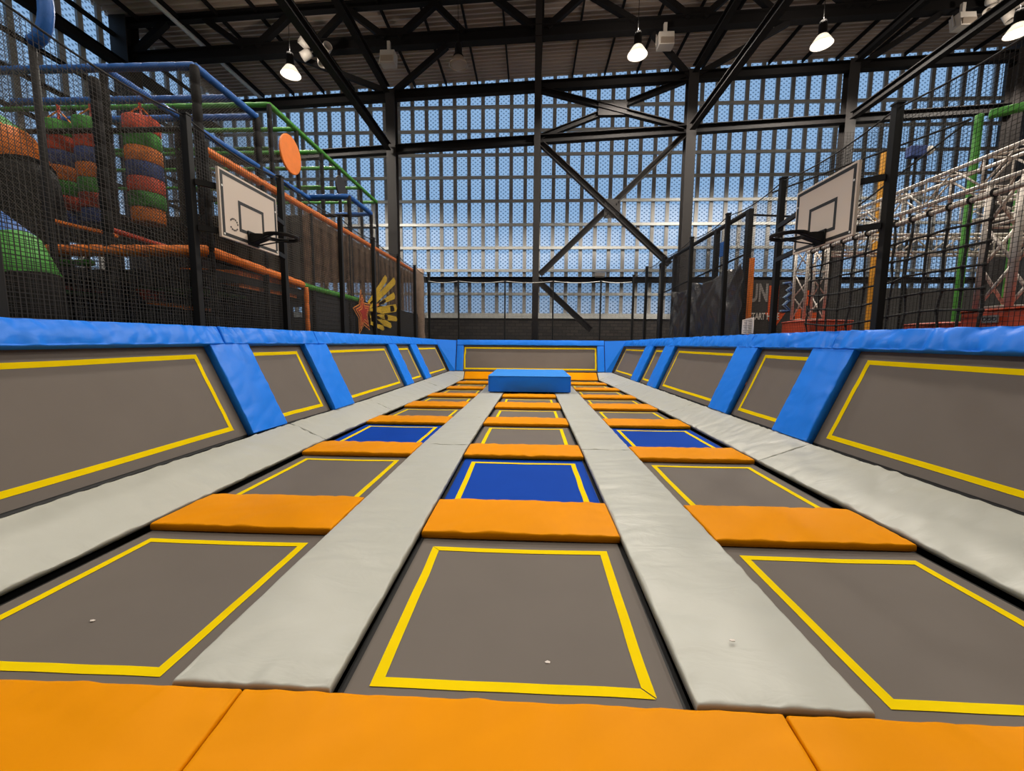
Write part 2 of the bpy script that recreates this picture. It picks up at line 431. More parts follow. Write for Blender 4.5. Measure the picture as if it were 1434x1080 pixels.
# roof truss
tr = thing('roof_truss', (0, P, 15.5), 'dark steel roof truss spanning the hall with the lamps below it', 'roof truss', None, 'structure')
cz = lambda x: 15.55 + .038 * x
MB().ibeam((XL, P, cz(XL)), (XR, P, cz(XR)), .4, .52, .04).build('bottom_chord', M['beam_paint'], tr)
MB().ibeam((XL, P, ROOF(XL) - .2), (XR, P, ROOF(XR) - .2), .3, .3, .03).build('top_chord', M['beam_paint'], tr)
for x in (-19.4, -13.3, -6.55, .28, 7.2, 14.1, 20.9):
    for sgn in (-1, 1):
        x1 = x + sgn * 2.1
        if x1 < XL or x1 > XR: continue
        MB().beam((x + sgn * .3, P, cz(x) + .2), (x1, P, ROOF(x1) - .3), .26, .26).build('web', M['beam_paint'], tr)
    MB().box((x - .55, P - .03, cz(x) + .15), (x + .55, P + .03, cz(x) + .62)).build('gusset_plate', M['beam_paint'], tr)
for x, x1 in ((4.5, 2.2), (-3.2, -4.6), (10.6, 8.9), (-10.2, -8.6)):
    MB().beam((x, P, cz(x) + .2), (x1, P, ROOF(x1) - .3), .24, .24).build('web', M['beam_paint'], tr)
MB().beam((.3, P, cz(0) + .2), (.3, P, ROOF(0) - .3), .26, .26).build('web', M['beam_paint'], tr)
# a second truss nearer, out of frame overhead, same family
# longitudinal beams from the column heads towards the camera
for x, where in ((-6.75, 'soft play'), (7.16, 'curtain'), (14.1, 'aluminium truss')):
    sbeam((x, P - .3, 10.95 + .05 * x), (x, YF, 10.95 + .05 * x + .35), .26, .30, 'steel_beam', 'long dark steel beam under the roof on the %s side, lower of its two' % where, 'beam', 'beams along the hall')
    sbeam((x, P - .3, 13.27 + .042 * x + .15), (x, YF, 13.27 + .042 * x + .5), .26, .30, 'steel_beam', 'long dark steel beam under the roof on the %s side, upper of its two' % where, 'beam', 'beams along the hall')
sbeam((XL + .5, YF, 14.4), (XL + .5, YB - .4, 14.4), .3, .4, 'steel_beam', 'dark steel beam high along the side wall behind the soft play', 'beam', 'beams along the hall')
def brace(p0, p1, w_, label): return struct(MB().beam(p0, p1, w_, w_), 'steel_brace', M['beam_paint'], label, 'brace', 'steel braces')
brace((-6.6, P, 13.1), (-4.0, P, 15.1), .22, 'short dark brace from the soft play column head up to the truss, inner one')
brace((-6.6, P, 13.1), (-11.4, P, 14.9), .22, 'long dark brace from the soft play column head up to the truss, outer one')
brace((7.1, P, 13.5), (5.3, P, 15.4), .22, 'short dark brace from the curtain column head up to the truss, inner one')
brace((7.1, P, 13.5), (11.2, P, 15.7), .22, 'long dark brace from the curtain column head up to the truss, outer one')
brace((14.1, P, 13.7), (17.6, P, 15.9), .22, 'dark brace from the column head above the aluminium trusses')
xb = thing('cross_bracing', (3.7, P, 7.9), 'large dark steel cross brace with a bolted centre plate in the middle bay of the blue wall', 'brace', None, 'structure')
for p0, p1 in (((.4, P - .05, 10.75), (6.5, P - .05, 5.3)), ((.4, P + .05, 4.85), (6.9, P + .05, 11.1)), ((.35, P - .05, 4.5), (2.9, P - .05, 2.2))):
    MB().ibeam(p0, p1, .26, .26, .03).build('strut', M['dark_paint'], xb)
MB().box((3.35, P - .12, 7.4), (4.1, P - .08, 8.25)).build('centre_plate', M['dark_paint'], xb)
for dx in (-.2, .2):
    for dz in (-.22, .22):
        for e in (0, .1):
            MB().lathe((3.72 + dx + e * (1 if dx > 0 else -1), P - .12, 7.83 + dz + e * (1 if dz > 0 else -1)), [(.03, 0), (.03, -.03), (0, -.03)], 8, (0, 1, 0)).build('bolt', M['black_steel'], xb)
xb2 = thing('cross_bracing', (3.6, P, 12.25), 'flatter dark steel cross brace between the two cross beams, above the large one', 'brace', None, 'structure')
for p0, p1 in (((.35, P - .05, 13.1), (6.85, P - .05, 11.4)), ((.35, P + .05, 11.1), (6.85, P + .05, 13.45))):
    MB().ibeam(p0, p1, .24, .24, .03).build('strut', M['beam_paint'], xb2)
MB().box((2.95, P - .12, 11.95), (4.25, P + .12, 12.6)).build('centre_plate', M['beam_paint'], xb2)
x = XL + 1.2; i = 0
while x < XR - .5:
    struct(MB().beam((x, YF, ROOF(x) - .12), (x, YB - .1, ROOF(x) - .12), .08, .2), 'roof_purlin', M['beam_paint'], 'dark purlin running along under the roof decking', 'purlin', 'roof purlins')
    x += 1.9

struct(MB().tube([(-16.6, 6, 16.25), (-16.6, YB - .3, 16.25)], .10, 12), 'roof_pipe', M['galv'], 'pale round pipe running under the roof above the soft play', 'pipe')
# ------------------------------------------------------------------ lamps
def lamp(x, y, z, label, on=True, power=2400):
    t = thing('high_bay_lamp', (x, y, z), label, 'lamp', 'high bay lamps')
    MB().lathe((x, y, z), [(.0, .62), (.13, .62), (.15, .50), (.15, .22), (.20, .14), (.21, .10)], 24).build('lamp_housing', M['black_steel'], t, True)
    rfl = MB().lathe((x, y, z), [(.18, .10), (.24, .02), (.32, -.10), (.40, -.24), (.385, -.24), (.305, -.10), (.22, .02), (.16, .08)], 32).build('reflector', M['bell_on'] if on else M['bell'], t, True)
    MB().lathe((x, y, z), [(.0, -.26), (.22, -.25), (.37, -.20), (.37, -.19), (0, -.19)], 32).build('diffuser', M['lamp_on'] if on else M['lamp_off'], rfl, True)
    MB().tube([(x, y, z + .6), (x, y, ROOF(x) - .02)], .012, 8).build('hanging_stem', M['black_steel'], t)
    if on:
        l = bpy.data.lights.new('high_bay_light', 'SPOT'); l.energy = power; l.color = (1, .915, .80); l.spot_size = math.radians(152); l.spot_blend = .28; l.shadow_soft_size = .38
        o = bpy.data.objects.new('high_bay_light', l); COL.objects.link(o); o.parent = t; o.location = (0, 0, -.30)
        l = bpy.data.lights.new('ceiling_fill_light', 'POINT'); l.energy = power * .022; l.color = (1, .88, .76); l.shadow_soft_size = .12  # added fill light above the housing to brighten the roof decking
        o = bpy.data.objects.new('ceiling_fill_light', l); COL.objects.link(o); o.parent = t; o.location = (0, 0, .8)
LX = [-10.3, -3.14, 4.2, 11.46, 18.85]
LZ = lambda x: 13.36 + .032 * x
where = ['above the soft play', 'beside a brownish box speaker, unlit', 'beside the white box speaker', 'above the basketball board', 'by the dark wall']
for x, wh in zip(LX, where):
    on = abs(x + 3.14) > .1
    lamp(x, 18.4, LZ(x), ('glowing' if on else 'dark') + ' bell-shaped high bay lamp under the truss ' + wh, on, 4300)
for j, (y, pw) in enumerate(((11.0, 1600), (3.6, 1050), (-3.8, 500))):
    for k, x in enumerate(LX):
        lamp(x, y, LZ(x), 'high bay lamp overhead, %s row from the truss, %s from the soft play' % (ORD[j], ORD[k]), True, pw)

# fixtures on the truss
def box_fixture(x, label):
    z = cz(x) - .28
    t = thing('box_speaker', (x, P - .35, z - 1), label, 'speaker', 'box fixtures on the truss')
    MB().box((x - .07, P - .42, z - .35), (x + .07, P - .28, z + .1)).build('bracket', M['white'], t, bevel=.01)
    b = MB().prism([(x - .33, P - .62, z - .40), (x + .33, P - .62, z - .40), (x + .33, P - .72, z - .98), (x - .33, P - .72, z - .98)], (0, .5, 0)); b.build('cabinet', M['white'], t, bevel=.02)
    MB().box((x - .28, P - .735, z - .94), (x + .28, P - .72, z - .70)).build('grille', M['bell'], t)
    MB().beam((x - .36, P - .3, z - .35), (x - .42, P - .5, z - .9), .03, .08).build('side_clamp', M['white'], t)
box_fixture(5.75, 'white box speaker hanging from the truss beside the bright lamp')
box_fixture(-6.6, 'brownish box speaker under the truss by the unlit lamp')
box_fixture(18.2, 'box speaker under the truss by the dark wall')
def spots(x, z, label):
    t = thing('spotlight_cluster', (x, P - .5, z - .6), label, 'spotlight', 'spotlight clusters')
    MB().box((x - .12, P - .55, z - .1), (x + .12, P - .2, z + .15)).build('junction_box', M['white'], t, bevel=.02)
    for k, (dx, dz, ax) in enumerate(((-.5, .1, (-.5, -.8, .35)), (-.45, -.35, (-.8, -.2, -.6)), (.45, -.15, (.7, -.7, .1)), (.25, -.6, (.2, -.3, -.9)))):
        c = V((x + dx, P - .6, z + dz)); a = V(ax).normalized()
        h = MB().lathe(c - a * .2, [(0, 0), (.17, 0), (.2, .1), (.2, .45), (.17, .45), (.15, .2), (0, .2)], 18, a).build('lamp_head', M['white'], t, True)
        MB().tube([(x, P - .4, z), tuple(c)], .03, 6).build('swivel_arm', M['white'], t)
spots(-9.85, 14.85, 'white cluster of four spotlights on the truss above the soft play')
spots(19.6, 15.95, 'white cluster of four spotlights under the truss by the dark wall')
t = MB().box((3.85, YB - .8, 5.62), (4.5, YB - .62, 5.86)).build('emergency_light', M['white'], bevel=.02)
MB().box((3.9, YB - .7, 5.58), (4.45, YB - .5, 5.63)).build('mount', M['white'], t)
tag(t, 'small white emergency light box on the beam above the back net', 'light')

# ------------------------------------------------------------------ trampoline court
BLx = [(0, -3.40), (3.3, -3.36), (8.2, -3.35), (10, -3.2), (12.3, -3.14), (14.3, -2.95), (18, -2.93), (19, -3.03)]
LLx = [(0, -1.68), (3.8, -1.69), (6, -1.70), (12, -1.60), (19, -1.58)]
LRx = [(0, -.90), (3.4, -.935), (6, -.965), (8, -.95), (12, -.855), (19, -.85)]
RLx = [(0, .74), (3.5, .79), (12, .79), (19, .79)]
RRx = [(0, 1.54), (12, 1.53), (19, 1.50)]
BRx = [(0, 3.26), (3.3, 3.18), (8, 3.16), (12.7, 3.16), (14.8, 3.1), (16.7, 2.98), (18.7, 2.95)]
OLx = [(0, -4.03), (5.5, -4.02), (8.5, -3.80), (19, -3.73)]
ORx = [(0, 4.08), (3, 4.06), (6, 3.83), (8, 3.80), (19, 3.68)]
ZT = [(0, 1.76), (3.5, 1.765), (6, 1.785), (12, 1.765), (15, 1.735), (19, 1.685)]
OZ = .25
F = [3.36, 5.80, 8.12, 10.22, 12.25, 14.30, 16.22, 18.0]
B = [4.10, 6.45, 8.83, 11.05, 12.9, 14.95, 16.9]
lanes = [('soft play lane', BLx, LLx), ('middle lane', LRx, RLx), ('curtain lane', RRx, BRx)]

# steel frame under the pads
fr = thing('court_frame', (0, 9, FZ), 'black steel frame under the trampolines and pads', 'frame')
for nm, A, C in (('a', BLx, OLx), ('b', LLx, LRx), ('c', RLx, RRx), ('d', BRx, ORx)):
    for k in range(9):
        y0, y1 = 1.75 + k * 2, min(1.75 + (k + 1) * 2, 18.9)
        xs = sorted((interp(A, y0), interp(C, y0)))
        lo, hi = xs[0] + .16, xs[1] - .16
        mb = MB().box((lo, y0, -.32), (hi, y1, -.075)); mb.build('beam', M['black_steel'], fr)
        MB().box(((lo + hi) / 2 - .05, y0 + .9, FZ), ((lo + hi) / 2 + .05, y0 + 1, -.32)).build('leg', M['black_steel'], fr)
for k, f_ in enumerate(F[:7]):
    for nm, A, C in lanes:
        yy = (f_ + B[k]) / 2
        MB().box((interp(A, yy) + .02, yy - .12, -.30), (interp(C, yy) - .02, yy + .12, -.16)).build('crossbeam', M['black_steel'], fr)
MB().box((-3.3, .45, FZ), (3.3, 1.72, -.062)).build('platform_box', M['black_steel'], fr)

# jump beds
MZ = -.085
for li, (ln, A, C) in enumerate(lanes):
    for r in range(8):
        y0 = 1.73 if r == 0 else B[r - 1] - .18
        y1 = F[r] + .18
        blue = (r == 1 and li == 1) or (r == 2 and li != 1)
        g = .0
        cs = [(interp(A, y0) + g, y0, MZ), (interp(C, y0) - g, y0, MZ), (interp(C, y1) - g, y1, MZ), (interp(A, y1) + g, y1, MZ)]
        lab = '%s yellow-taped trampoline in the %s, %s from the front platform' % ('royal blue' if blue else 'grey', ln, ORD[r])
        t = thing('trampoline', ((cs[0][0] + cs[1][0]) / 2, (y0 + y1) / 2, MZ), lab, 'trampoline', 'floor trampolines')
        near = .10 if r == 0 else .27
        jump_bed(t, cs, M['mat_blue'] if blue else M['mat_grey'], (.15, .15, near, .31), depth=.06)

# orange pads across the lanes
for li, (ln, A, C) in enumerate(lanes):
    for r in range(7):
        y0, y1 = F[r], B[r]
        e = .02
        cs = [(interp(A, y0) + e, y0, .0), (interp(C, y0) - e, y0, .0), (interp(C, y1) - e, y1, .0), (interp(A, y1) + e, y1, .0)]
        o = pad(cs, .075, .014, .035, .010, .024, li * 10 + r).build('divider_pad', M['orange_vinyl'], smooth=True)
        tag(o, 'orange padded divider across the %s, %s from the front platform' % (ln, ORD[r]), 'pad', 'orange divider pads')
xs = [(-2.92, -1.22), (-1.2, 1.12), (1.14, 2.93)]
for (x0, x1), wh in zip(xs, ('soft play corner', 'middle one', 'curtain corner')):
    o = pad([(x0, 18.02, .0), (x1, 18.02, .0), (x1 * (1.02 if x1 > 1.5 else 1), 18.88, .25), (x0 * (1.03 if x0 < -1.5 else 1), 18.88, .25)], .06, .025, .08, .006, .012, 60 + x0).build('ramp_pad', M['orange_vinyl'], smooth=True)
    tag(o, 'sloping orange pad at the foot of the far end trampoline, %s' % wh, 'pad', 'sloping orange pads')

# front platform pads
for k, (q, wh) in enumerate(((((-3.6, .5), (-1.245, .5), (-1.325, 1.715), (-3.6, 1.70)), 'in front of the soft play lane'), (((-1.235, .5), (1.04, .5), (1.125, 1.71), (-1.315, 1.715)), 'in front of the middle lane'), (((1.05, .5), (3.6, .5), (3.6, 1.70), (1.135, 1.705)), 'in front of the curtain lane'))):
    o = pad([(x, y, .0) for x, y in q], .06, .014, .03, .011, .014, 80 + k).build('platform_pad', M['orange_vinyl'], smooth=True)
    tag(o, 'large orange platform pad at the near edge %s' % wh, 'pad', 'orange platform pads')

# grey strips between the lanes
for ln, A, C, seams in (('soft play and middle lanes', LLx, LRx, [1.725, 6.35, 8.72, 13.2, 17.98]), ('middle and curtain lanes', RLx, RRx, [1.725, 6.2, 8.55, 13.2, 17.98])):
    for k in range(4):
        y0, y1 = seams[k] + .010, seams[k + 1] - .010
        o = pad([(interp(A, y0), y0, 0), (interp(C, y0), y0, 0), (interp(C, y1), y1, 0), (interp(A, y1), y1, 0)], .06, .014, .04, .014, .010, 90 + k).build('strip_pad', M['grey_vinyl'], smooth=True)
        tag(o, 'grey padded walkway strip between the %s, %s from the front' % (ln, ORD[k]), 'pad', 'grey walkway strips')
# sloping borders
for side, A, C, seams in (('soft play', BLx, OLx, [1.74, 6.55, 9.5, 14.2, 18.93]), ('curtain', BRx, ORx, [1.74, 5.75, 9.6, 15.3, 18.93])):
    for k in range(4):
        y0, y1 = seams[k] + .010, seams[k + 1] - .010
        ys = [y0, 18.0, y1] if k == 3 else [y0, y1]
        def bc(y, inner):
            if inner: return V((interp(A, y), y, 0 if y <= 18.01 else .25 * (y - 18) / .93))
            return V((interp(C, y), y, OZ))
        q = [bc(y0, 1), bc(y0, 0), bc(y1, 0), bc(y1, 1)]
        if k == 3:
            q2 = [bc(y0, 1), bc(y0, 0), V((interp(C, 18.0), 18.0, OZ)), V((interp(A, 18.0), 18.0, 0))]
        else: q2 = q
        if side == 'soft play': q2 = [q2[1], q2[0], q2[3], q2[2]]
        o = pad(q2, 0.06, .014, .04, .020, .010, 120 + k + (40 if side == 'curtain' else 0)).build('border_pad', M['grey_vinyl'], smooth=True)
        tag(o, 'sloping grey border pad on the %s side of the court, %s from the front' % (side, ORD[k]), 'pad', 'grey border pads')
        if k == 3:
            s = -1 if side == 'soft play' else 1
            a = V((interp(A, 18.0), 18.01, 0)); b = V((interp(C, 18.0), 18.01, OZ)); c = V((interp(C, 18.93), 18.93, OZ)); d = V((s * 3.03, 18.9, OZ))
            qq = [b, a, d, c] if s < 0 else [a, b, c, d]
            o = pad(qq, .05, .02, .08, .004, .004, 140).build('corner_pad', M['grey_vinyl'], smooth=True)
            tag(o, 'small grey corner pad beside the sloping orange pad on the %s side' % side, 'pad', 'grey corner pads')

# wall trampolines
def wallf(s):
    O = OLx if s < 0 else ORx; lean = .69 if s < 0 else .64
    def W(y, t, off=0.0):
        xo = interp(O, y); b = V((xo, y, OZ)); tp = V((xo + s * lean, y, interp(ZT, y)))
        d = tp - b; n = V((-s * d.z, 0, s * d.x)).normalized()
        return b + d * t + n * off
    return W
def wq(W, s, y0, y1, t0, t1, off):
    q = [W(y0, t0, off), W(y1, t0, off), W(y1, t1, off), W(y0, t1, off)]
    return q if s > 0 and False else ([q[1], q[0], q[3], q[2]] if s > 0 else q)
cfg = {-1: ('soft play', [(1.0, 5.78), (6.4, 7.95), (8.72, 12.55), (13.15, 14.8), (15.5, 18.92)], [(5.72, 6.46), (7.92, 8.70), (12.5, 13.2), (14.75, 15.5)], [1.0, 5.98, 8.38, 12.9, 15.2, 18.95]),
       1: ('curtain', [(1.0, 5.9), (6.55, 8.15), (8.9, 12.6), (13.4, 14.65), (15.5, 18.92)], [(5.82, 6.6), (8.12, 8.9), (12.55, 13.4), (14.6, 15.5)], [1.0, 6.2, 8.4, 12.9, 15.2, 18.95])}
for s, (side, beds, divs, seams) in cfg.items():
    W = wallf(s)
    for k, (y0, y1) in enumerate(beds):
        y0e = y0 - (.22 if k else 0)
        q = wq(W, s, y0e, y1, .0, .93, -.10)
        c = (q[0] + q[1]) / 2
        t = thing('wall_trampoline', c, 'leaning grey wall trampoline on the %s side, %s from the front' % (side, ORD[k]), 'trampoline', 'wall trampolines')
        t0 = .20 if k == 0 else .18
        fi = .24 if k in (0, 2) else .18; ni = .16 if k != 1 else .20
        jump_bed(t, q, M['mat_grey'], (ni, fi, .14, .26) if s < 0 else (fi, ni, .14, .26), sag=.02, edge=.03, depth=.05)
        back = MB().prism([W(y0, -.0, -.155), W(y1, -.0, -.155), W(y1, .95, -.155), W(y0, .95, -.155)], W(y0, 0, -.03) - W(y0, 0, 0)); back.build('backing_board', M['black'], t)
    for k, (y0, y1) in enumerate(divs):
        q = wq(W, s, y0, y1, .0, .85, .03)
        o = pad(q, .118, .014, .04, .014, .014, 200 + k * 3 + s).build('wall_divider_pad', M['blue_vinyl'], smooth=True)
        tag(o, 'blue padded upright between %s side wall trampolines, %s from the front' % (side, ORD[k]), 'pad', 'blue upright pads')
    for k in range(5):
        y0, y1 = seams[k] + .008, seams[k + 1] - .008
        q = wq(W, s, y0, y1, .835, 1.0, .05)
        o = pad(q, .11, .014, .03, .022 if s < 0 else .032, .018, 230 + k * 3 + s).build('top_rail_pad', M['blue_vinyl'], smooth=True)
        tag(o, 'blue padded top rail on the %s side, %s from the front' % (side, ORD[k]), 'pad', 'blue top rail pads')
        o2 = None
    # timber-black supports behind the wall, floor to top
    for k, y in enumerate([2.5, 6.6, 9.2, 12.2, 14.6, 18.3]):
        p = W(y, .93, -.26)
        o = MB().beam((p.x, y, FZ), (p.x, y, p.z), .08, .08).build('wall_support', M['black_steel']); tag(o, 'black steel stand behind the %s side wall trampolines, %s from the front' % (side, ORD[k]), 'support', 'wall stands')
    # corner gusset
    a, b = W(18.95, 0, .0), W(18.97, 1.0, .02)
    ex = -3.475 if s < 0 else 3.405
    g = [a, b, V((ex, 19.42, 1.665)), V((ex, 18.98, .26))]
    o = MB().prism(g, (0, .05, 0)).build('gusset_pad', M['blue_vinyl']); tag(o, 'flat blue triangular corner panel joining the back wall on the %s side' % side, 'panel', 'blue corner panels')
def WB(x, t, off=0.0):
    d = V((0, .45, 1.42)); n = V((0, -1.42, .45)).normalized()
    return V((x, 18.96, .26)) + d * t + n * off
def bq(x0, x1, t0, t1, off): return [WB(x0, t0, off), WB(x1, t0, off), WB(x1, t1, off), WB(x0, t1, off)]
t = thing('wall_trampoline', WB(0, 0, -.1), 'long grey trampoline with yellow tape leaning at the far end behind the blue foam block', 'trampoline', 'wall trampolines')
jump_bed(t, bq(-3.22, 3.15, .0, .94, -.08), M['mat_grey'], (.13, .13, .10, .24), tape_w=.065, sag=.015, edge=.03, depth=.05)
MB().prism([WB(-3.3, 0, -.14), WB(3.25, 0, -.14), WB(3.25, .96, -.14), WB(-3.3, .96, -.14)], (0, .03, -.01)).build('backing_board', M['black'], t)
for x0, x1, sd in ((-3.44, -3.13, 'soft play'), (3.06, 3.37, 'curtain')):
    o = pad(bq(x0, x1, 0, .83, .03), .12, .02, .06, .006, .01, 260).build('wall_divider_pad', M['blue_vinyl'], smooth=True); tag(o, 'blue padded upright at the %s end of the far end trampoline' % sd, 'pad', 'blue upright pads')
o = pad(bq(-3.44, 3.37, .835, 1.0, .05), .10, .014, .05, .016, .012, 270).build('top_rail_pad', M['blue_vinyl'], smooth=True); tag(o, 'blue padded top rail over the far end trampoline', 'pad', 'blue top rail pads')

for k, (x, y, wh) in enumerate(((.11, 2.04, 'the grey trampoline in the middle lane'), (-2.62, 2.22, 'the grey trampoline in the soft play lane'), (1.10, 2.12, 'the grey strip beside the curtain lane'))):
    z = MZ - .008 if k < 2 else .012
    mb = MB(); a = .6 + k * 1.3
    p = [V((x + .016 * math.cos(a + q), y + .010 * math.sin(a + q), z + .002 * (n_ % 2))) for n_, q in enumerate((0, 1.1, 2.4, 3.6, 5.0))]
    mb.prism(p, (0, 0, .004)); tag(mb.build('paper_scrap', M['paper']), 'tiny white paper scrap lying on %s' % wh, 'paper scrap', 'paper scraps')

# blue foam block
q = thing('foam_block', (-.03, 14.5, .02), 'big blue vinyl foam block lying across the middle lane near the far end', 'foam block')
x0, x1, y0, y1, z0, z1 = -1.33, 1.275, 12.98, 16.15, .03, .55
pad([(x0, y0, z1), (x1, y0, z1), (x1, y1, z1), (x0, y1, z1)], .02, .02, .1, .006, .012, 300).build('top_cover', mat('block_top_lit', (.03, .26, .82, 1), .42, spec=.3, bump=.2, bscale=4), q, True)  # lighter blue than the sides, light from above put into the colour
for cs, sd in (([(x0, y0, z0), (x1, y0, z0), (x1, y0, z1 - .02), (x0, y0, z1 - .02)], 0), ([(x1, y0, z0), (x1, y1, z0), (x1, y1, z1 - .02), (x1, y0, z1 - .02)], 1), ([(x0, y1, z0), (x0, y0, z0), (x0, y0, z1 - .02), (x0, y1, z1 - .02)], 2), ([(x1, y1, z0), (x0, y1, z0), (x0, y1, z1 - .02), (x1, y1, z1 - .02)], 3)):
    pad(cs, .03, .015, .07, .012, .02, 310 + sd).build('side_cover', M['box_vinyl_shaded'], q, True)

# ------------------------------------------------------------------ posts and nets round the court
def net(name, p0, p1, z0, z1, cell, r, m, label, cat='net', group=None, zf=None, diamond=False):
    p0, p1 = V(p0), V(p1); d = p1 - p0; L = d.length; d.normalize(); mb = MB()
    top = zf or (lambda t: z1)
    if diamond:
        Hh = z1 - z0; n = int((L + Hh) / cell)
        for i in range(1, n):
            a = i * cell
            s0, s1 = max(0, a - Hh), min(L, a)
            mb.strand(p0 + d * s0 + V((0, 0, z0 + a - s0)), p0 + d * s1 + V((0, 0, z0 + a - s1)), r)
            mb.strand(p0 + d * (L - s0) + V((0, 0, z0 + a - s0)), p0 + d * (L - s1) + V((0, 0, z0 + a - s1)), r)
    else:
        n = int(L / cell)
        for i in range(n + 1):
            q = p0 + d * (i * cell); mb.strand(q + V((0, 0, z0)), q + V((0, 0, top(i * cell))), r)
        for j in range(int((z1 - z0) / cell) + 1):
            mb.strand(p0 + V((0, 0, z0 + j * cell)), p1 + V((0, 0, z0 + j * cell)), r)
    o = mb.build(name, m); tag(o, label, cat, group); return o

def post(x, y, z1, label, group='court posts', w_=.10, m='black_steel', z0=FZ):
    t = thing('net_post', (x, y, z0), label, 'post', group)
    MB().box((x - w_ / 2, y - w_ / 2, z0), (x + w_ / 2, y + w_ / 2, z1)).build('shaft', M[m], t, bevel=.008)
    MB().box((x - w_ / 2 - .008, y - w_ / 2 - .008, z1), (x + w_ / 2 + .008, y + w_ / 2 + .008, z1 + .025)).build('cap', M[m], t)
    MB().box((x - .1, y - .1, z0), (x + .1, y + .1, z0 + .015)).build('foot_plate', M[m], t)
PYL = [3.66, 6.02, 8.25, 10.8, 13.04, 15.5, 17.66, 19.9]
PYR = [3.66, 6.10, 8.63, 10.87, 13.2, 15.9, 18.1, 20.3]
for k, y in enumerate(PYL): post(-4.93 if k < 7 else -4.88, y, 4.76, 'tall black net post on the soft play side of the court, %s from the front' % ORD[k])
for k, y in enumerate(PYR): post(4.85, y, 4.78, 'tall black net post on the curtain side of the court, %s from the front' % ORD[k])
for k, x in enumerate((-3.45, -1.24, 1.02, 3.24)): post(x, 19.85, 4.45, 'slim black post of the back net, %s from the soft play corner' % ORD[k], w_=.07)
net('safety_net', (-5.0, 1.0, 0), (-5.0, 19.9, 0), 1.5, 4.70, .05, .0032, M['net_dark'], 'black mesh safety net along the soft play side of the court')
net('safety_net', (4.92, 1.0, 0), (4.92, 20.3, 0), 1.5, 4.70, .05, .0028, M['net_black'], 'black mesh safety net along the curtain side of the court')
net('safety_net', (-4.85, 19.9, 0), (4.8, 19.9, 0), .6, 4.42, .040, .0052, M['net_black'], 'dense black mesh net behind the far end trampoline')
for x, sd, ys in ((-4.93, 'soft play', PYL), (4.85, 'curtain', PYR)):
    mb = MB(); pts = []
    for a, b in zip(ys, ys[1:]):
        for i in range(8):
            t = i / 8; pts.append((x, lerp(a, b, t), 4.74 - .10 * math.sin(math.pi * t)))
    pts.append((x, ys[-1], 4.74)); mb.tube(pts, .012, 6)
    tag(mb.build('net_rope', M['rope']), 'black rope along the top of the court net on the %s side' % sd, 'rope')
mb = MB(); pts = []
for a, b in zip((-4.88, -3.45, -1.24, 1.02, 3.24), (-3.45, -1.24, 1.02, 3.24, 4.85)):
    for i in range(8): pts.append((lerp(a, b, i / 8), 19.85, 4.44 - .07 * math.sin(math.pi * i / 8)))
mb.tube(pts, .014, 6); tag(mb.build('net_rope', M['galv']), 'pale rope along the top of the back net', 'rope')

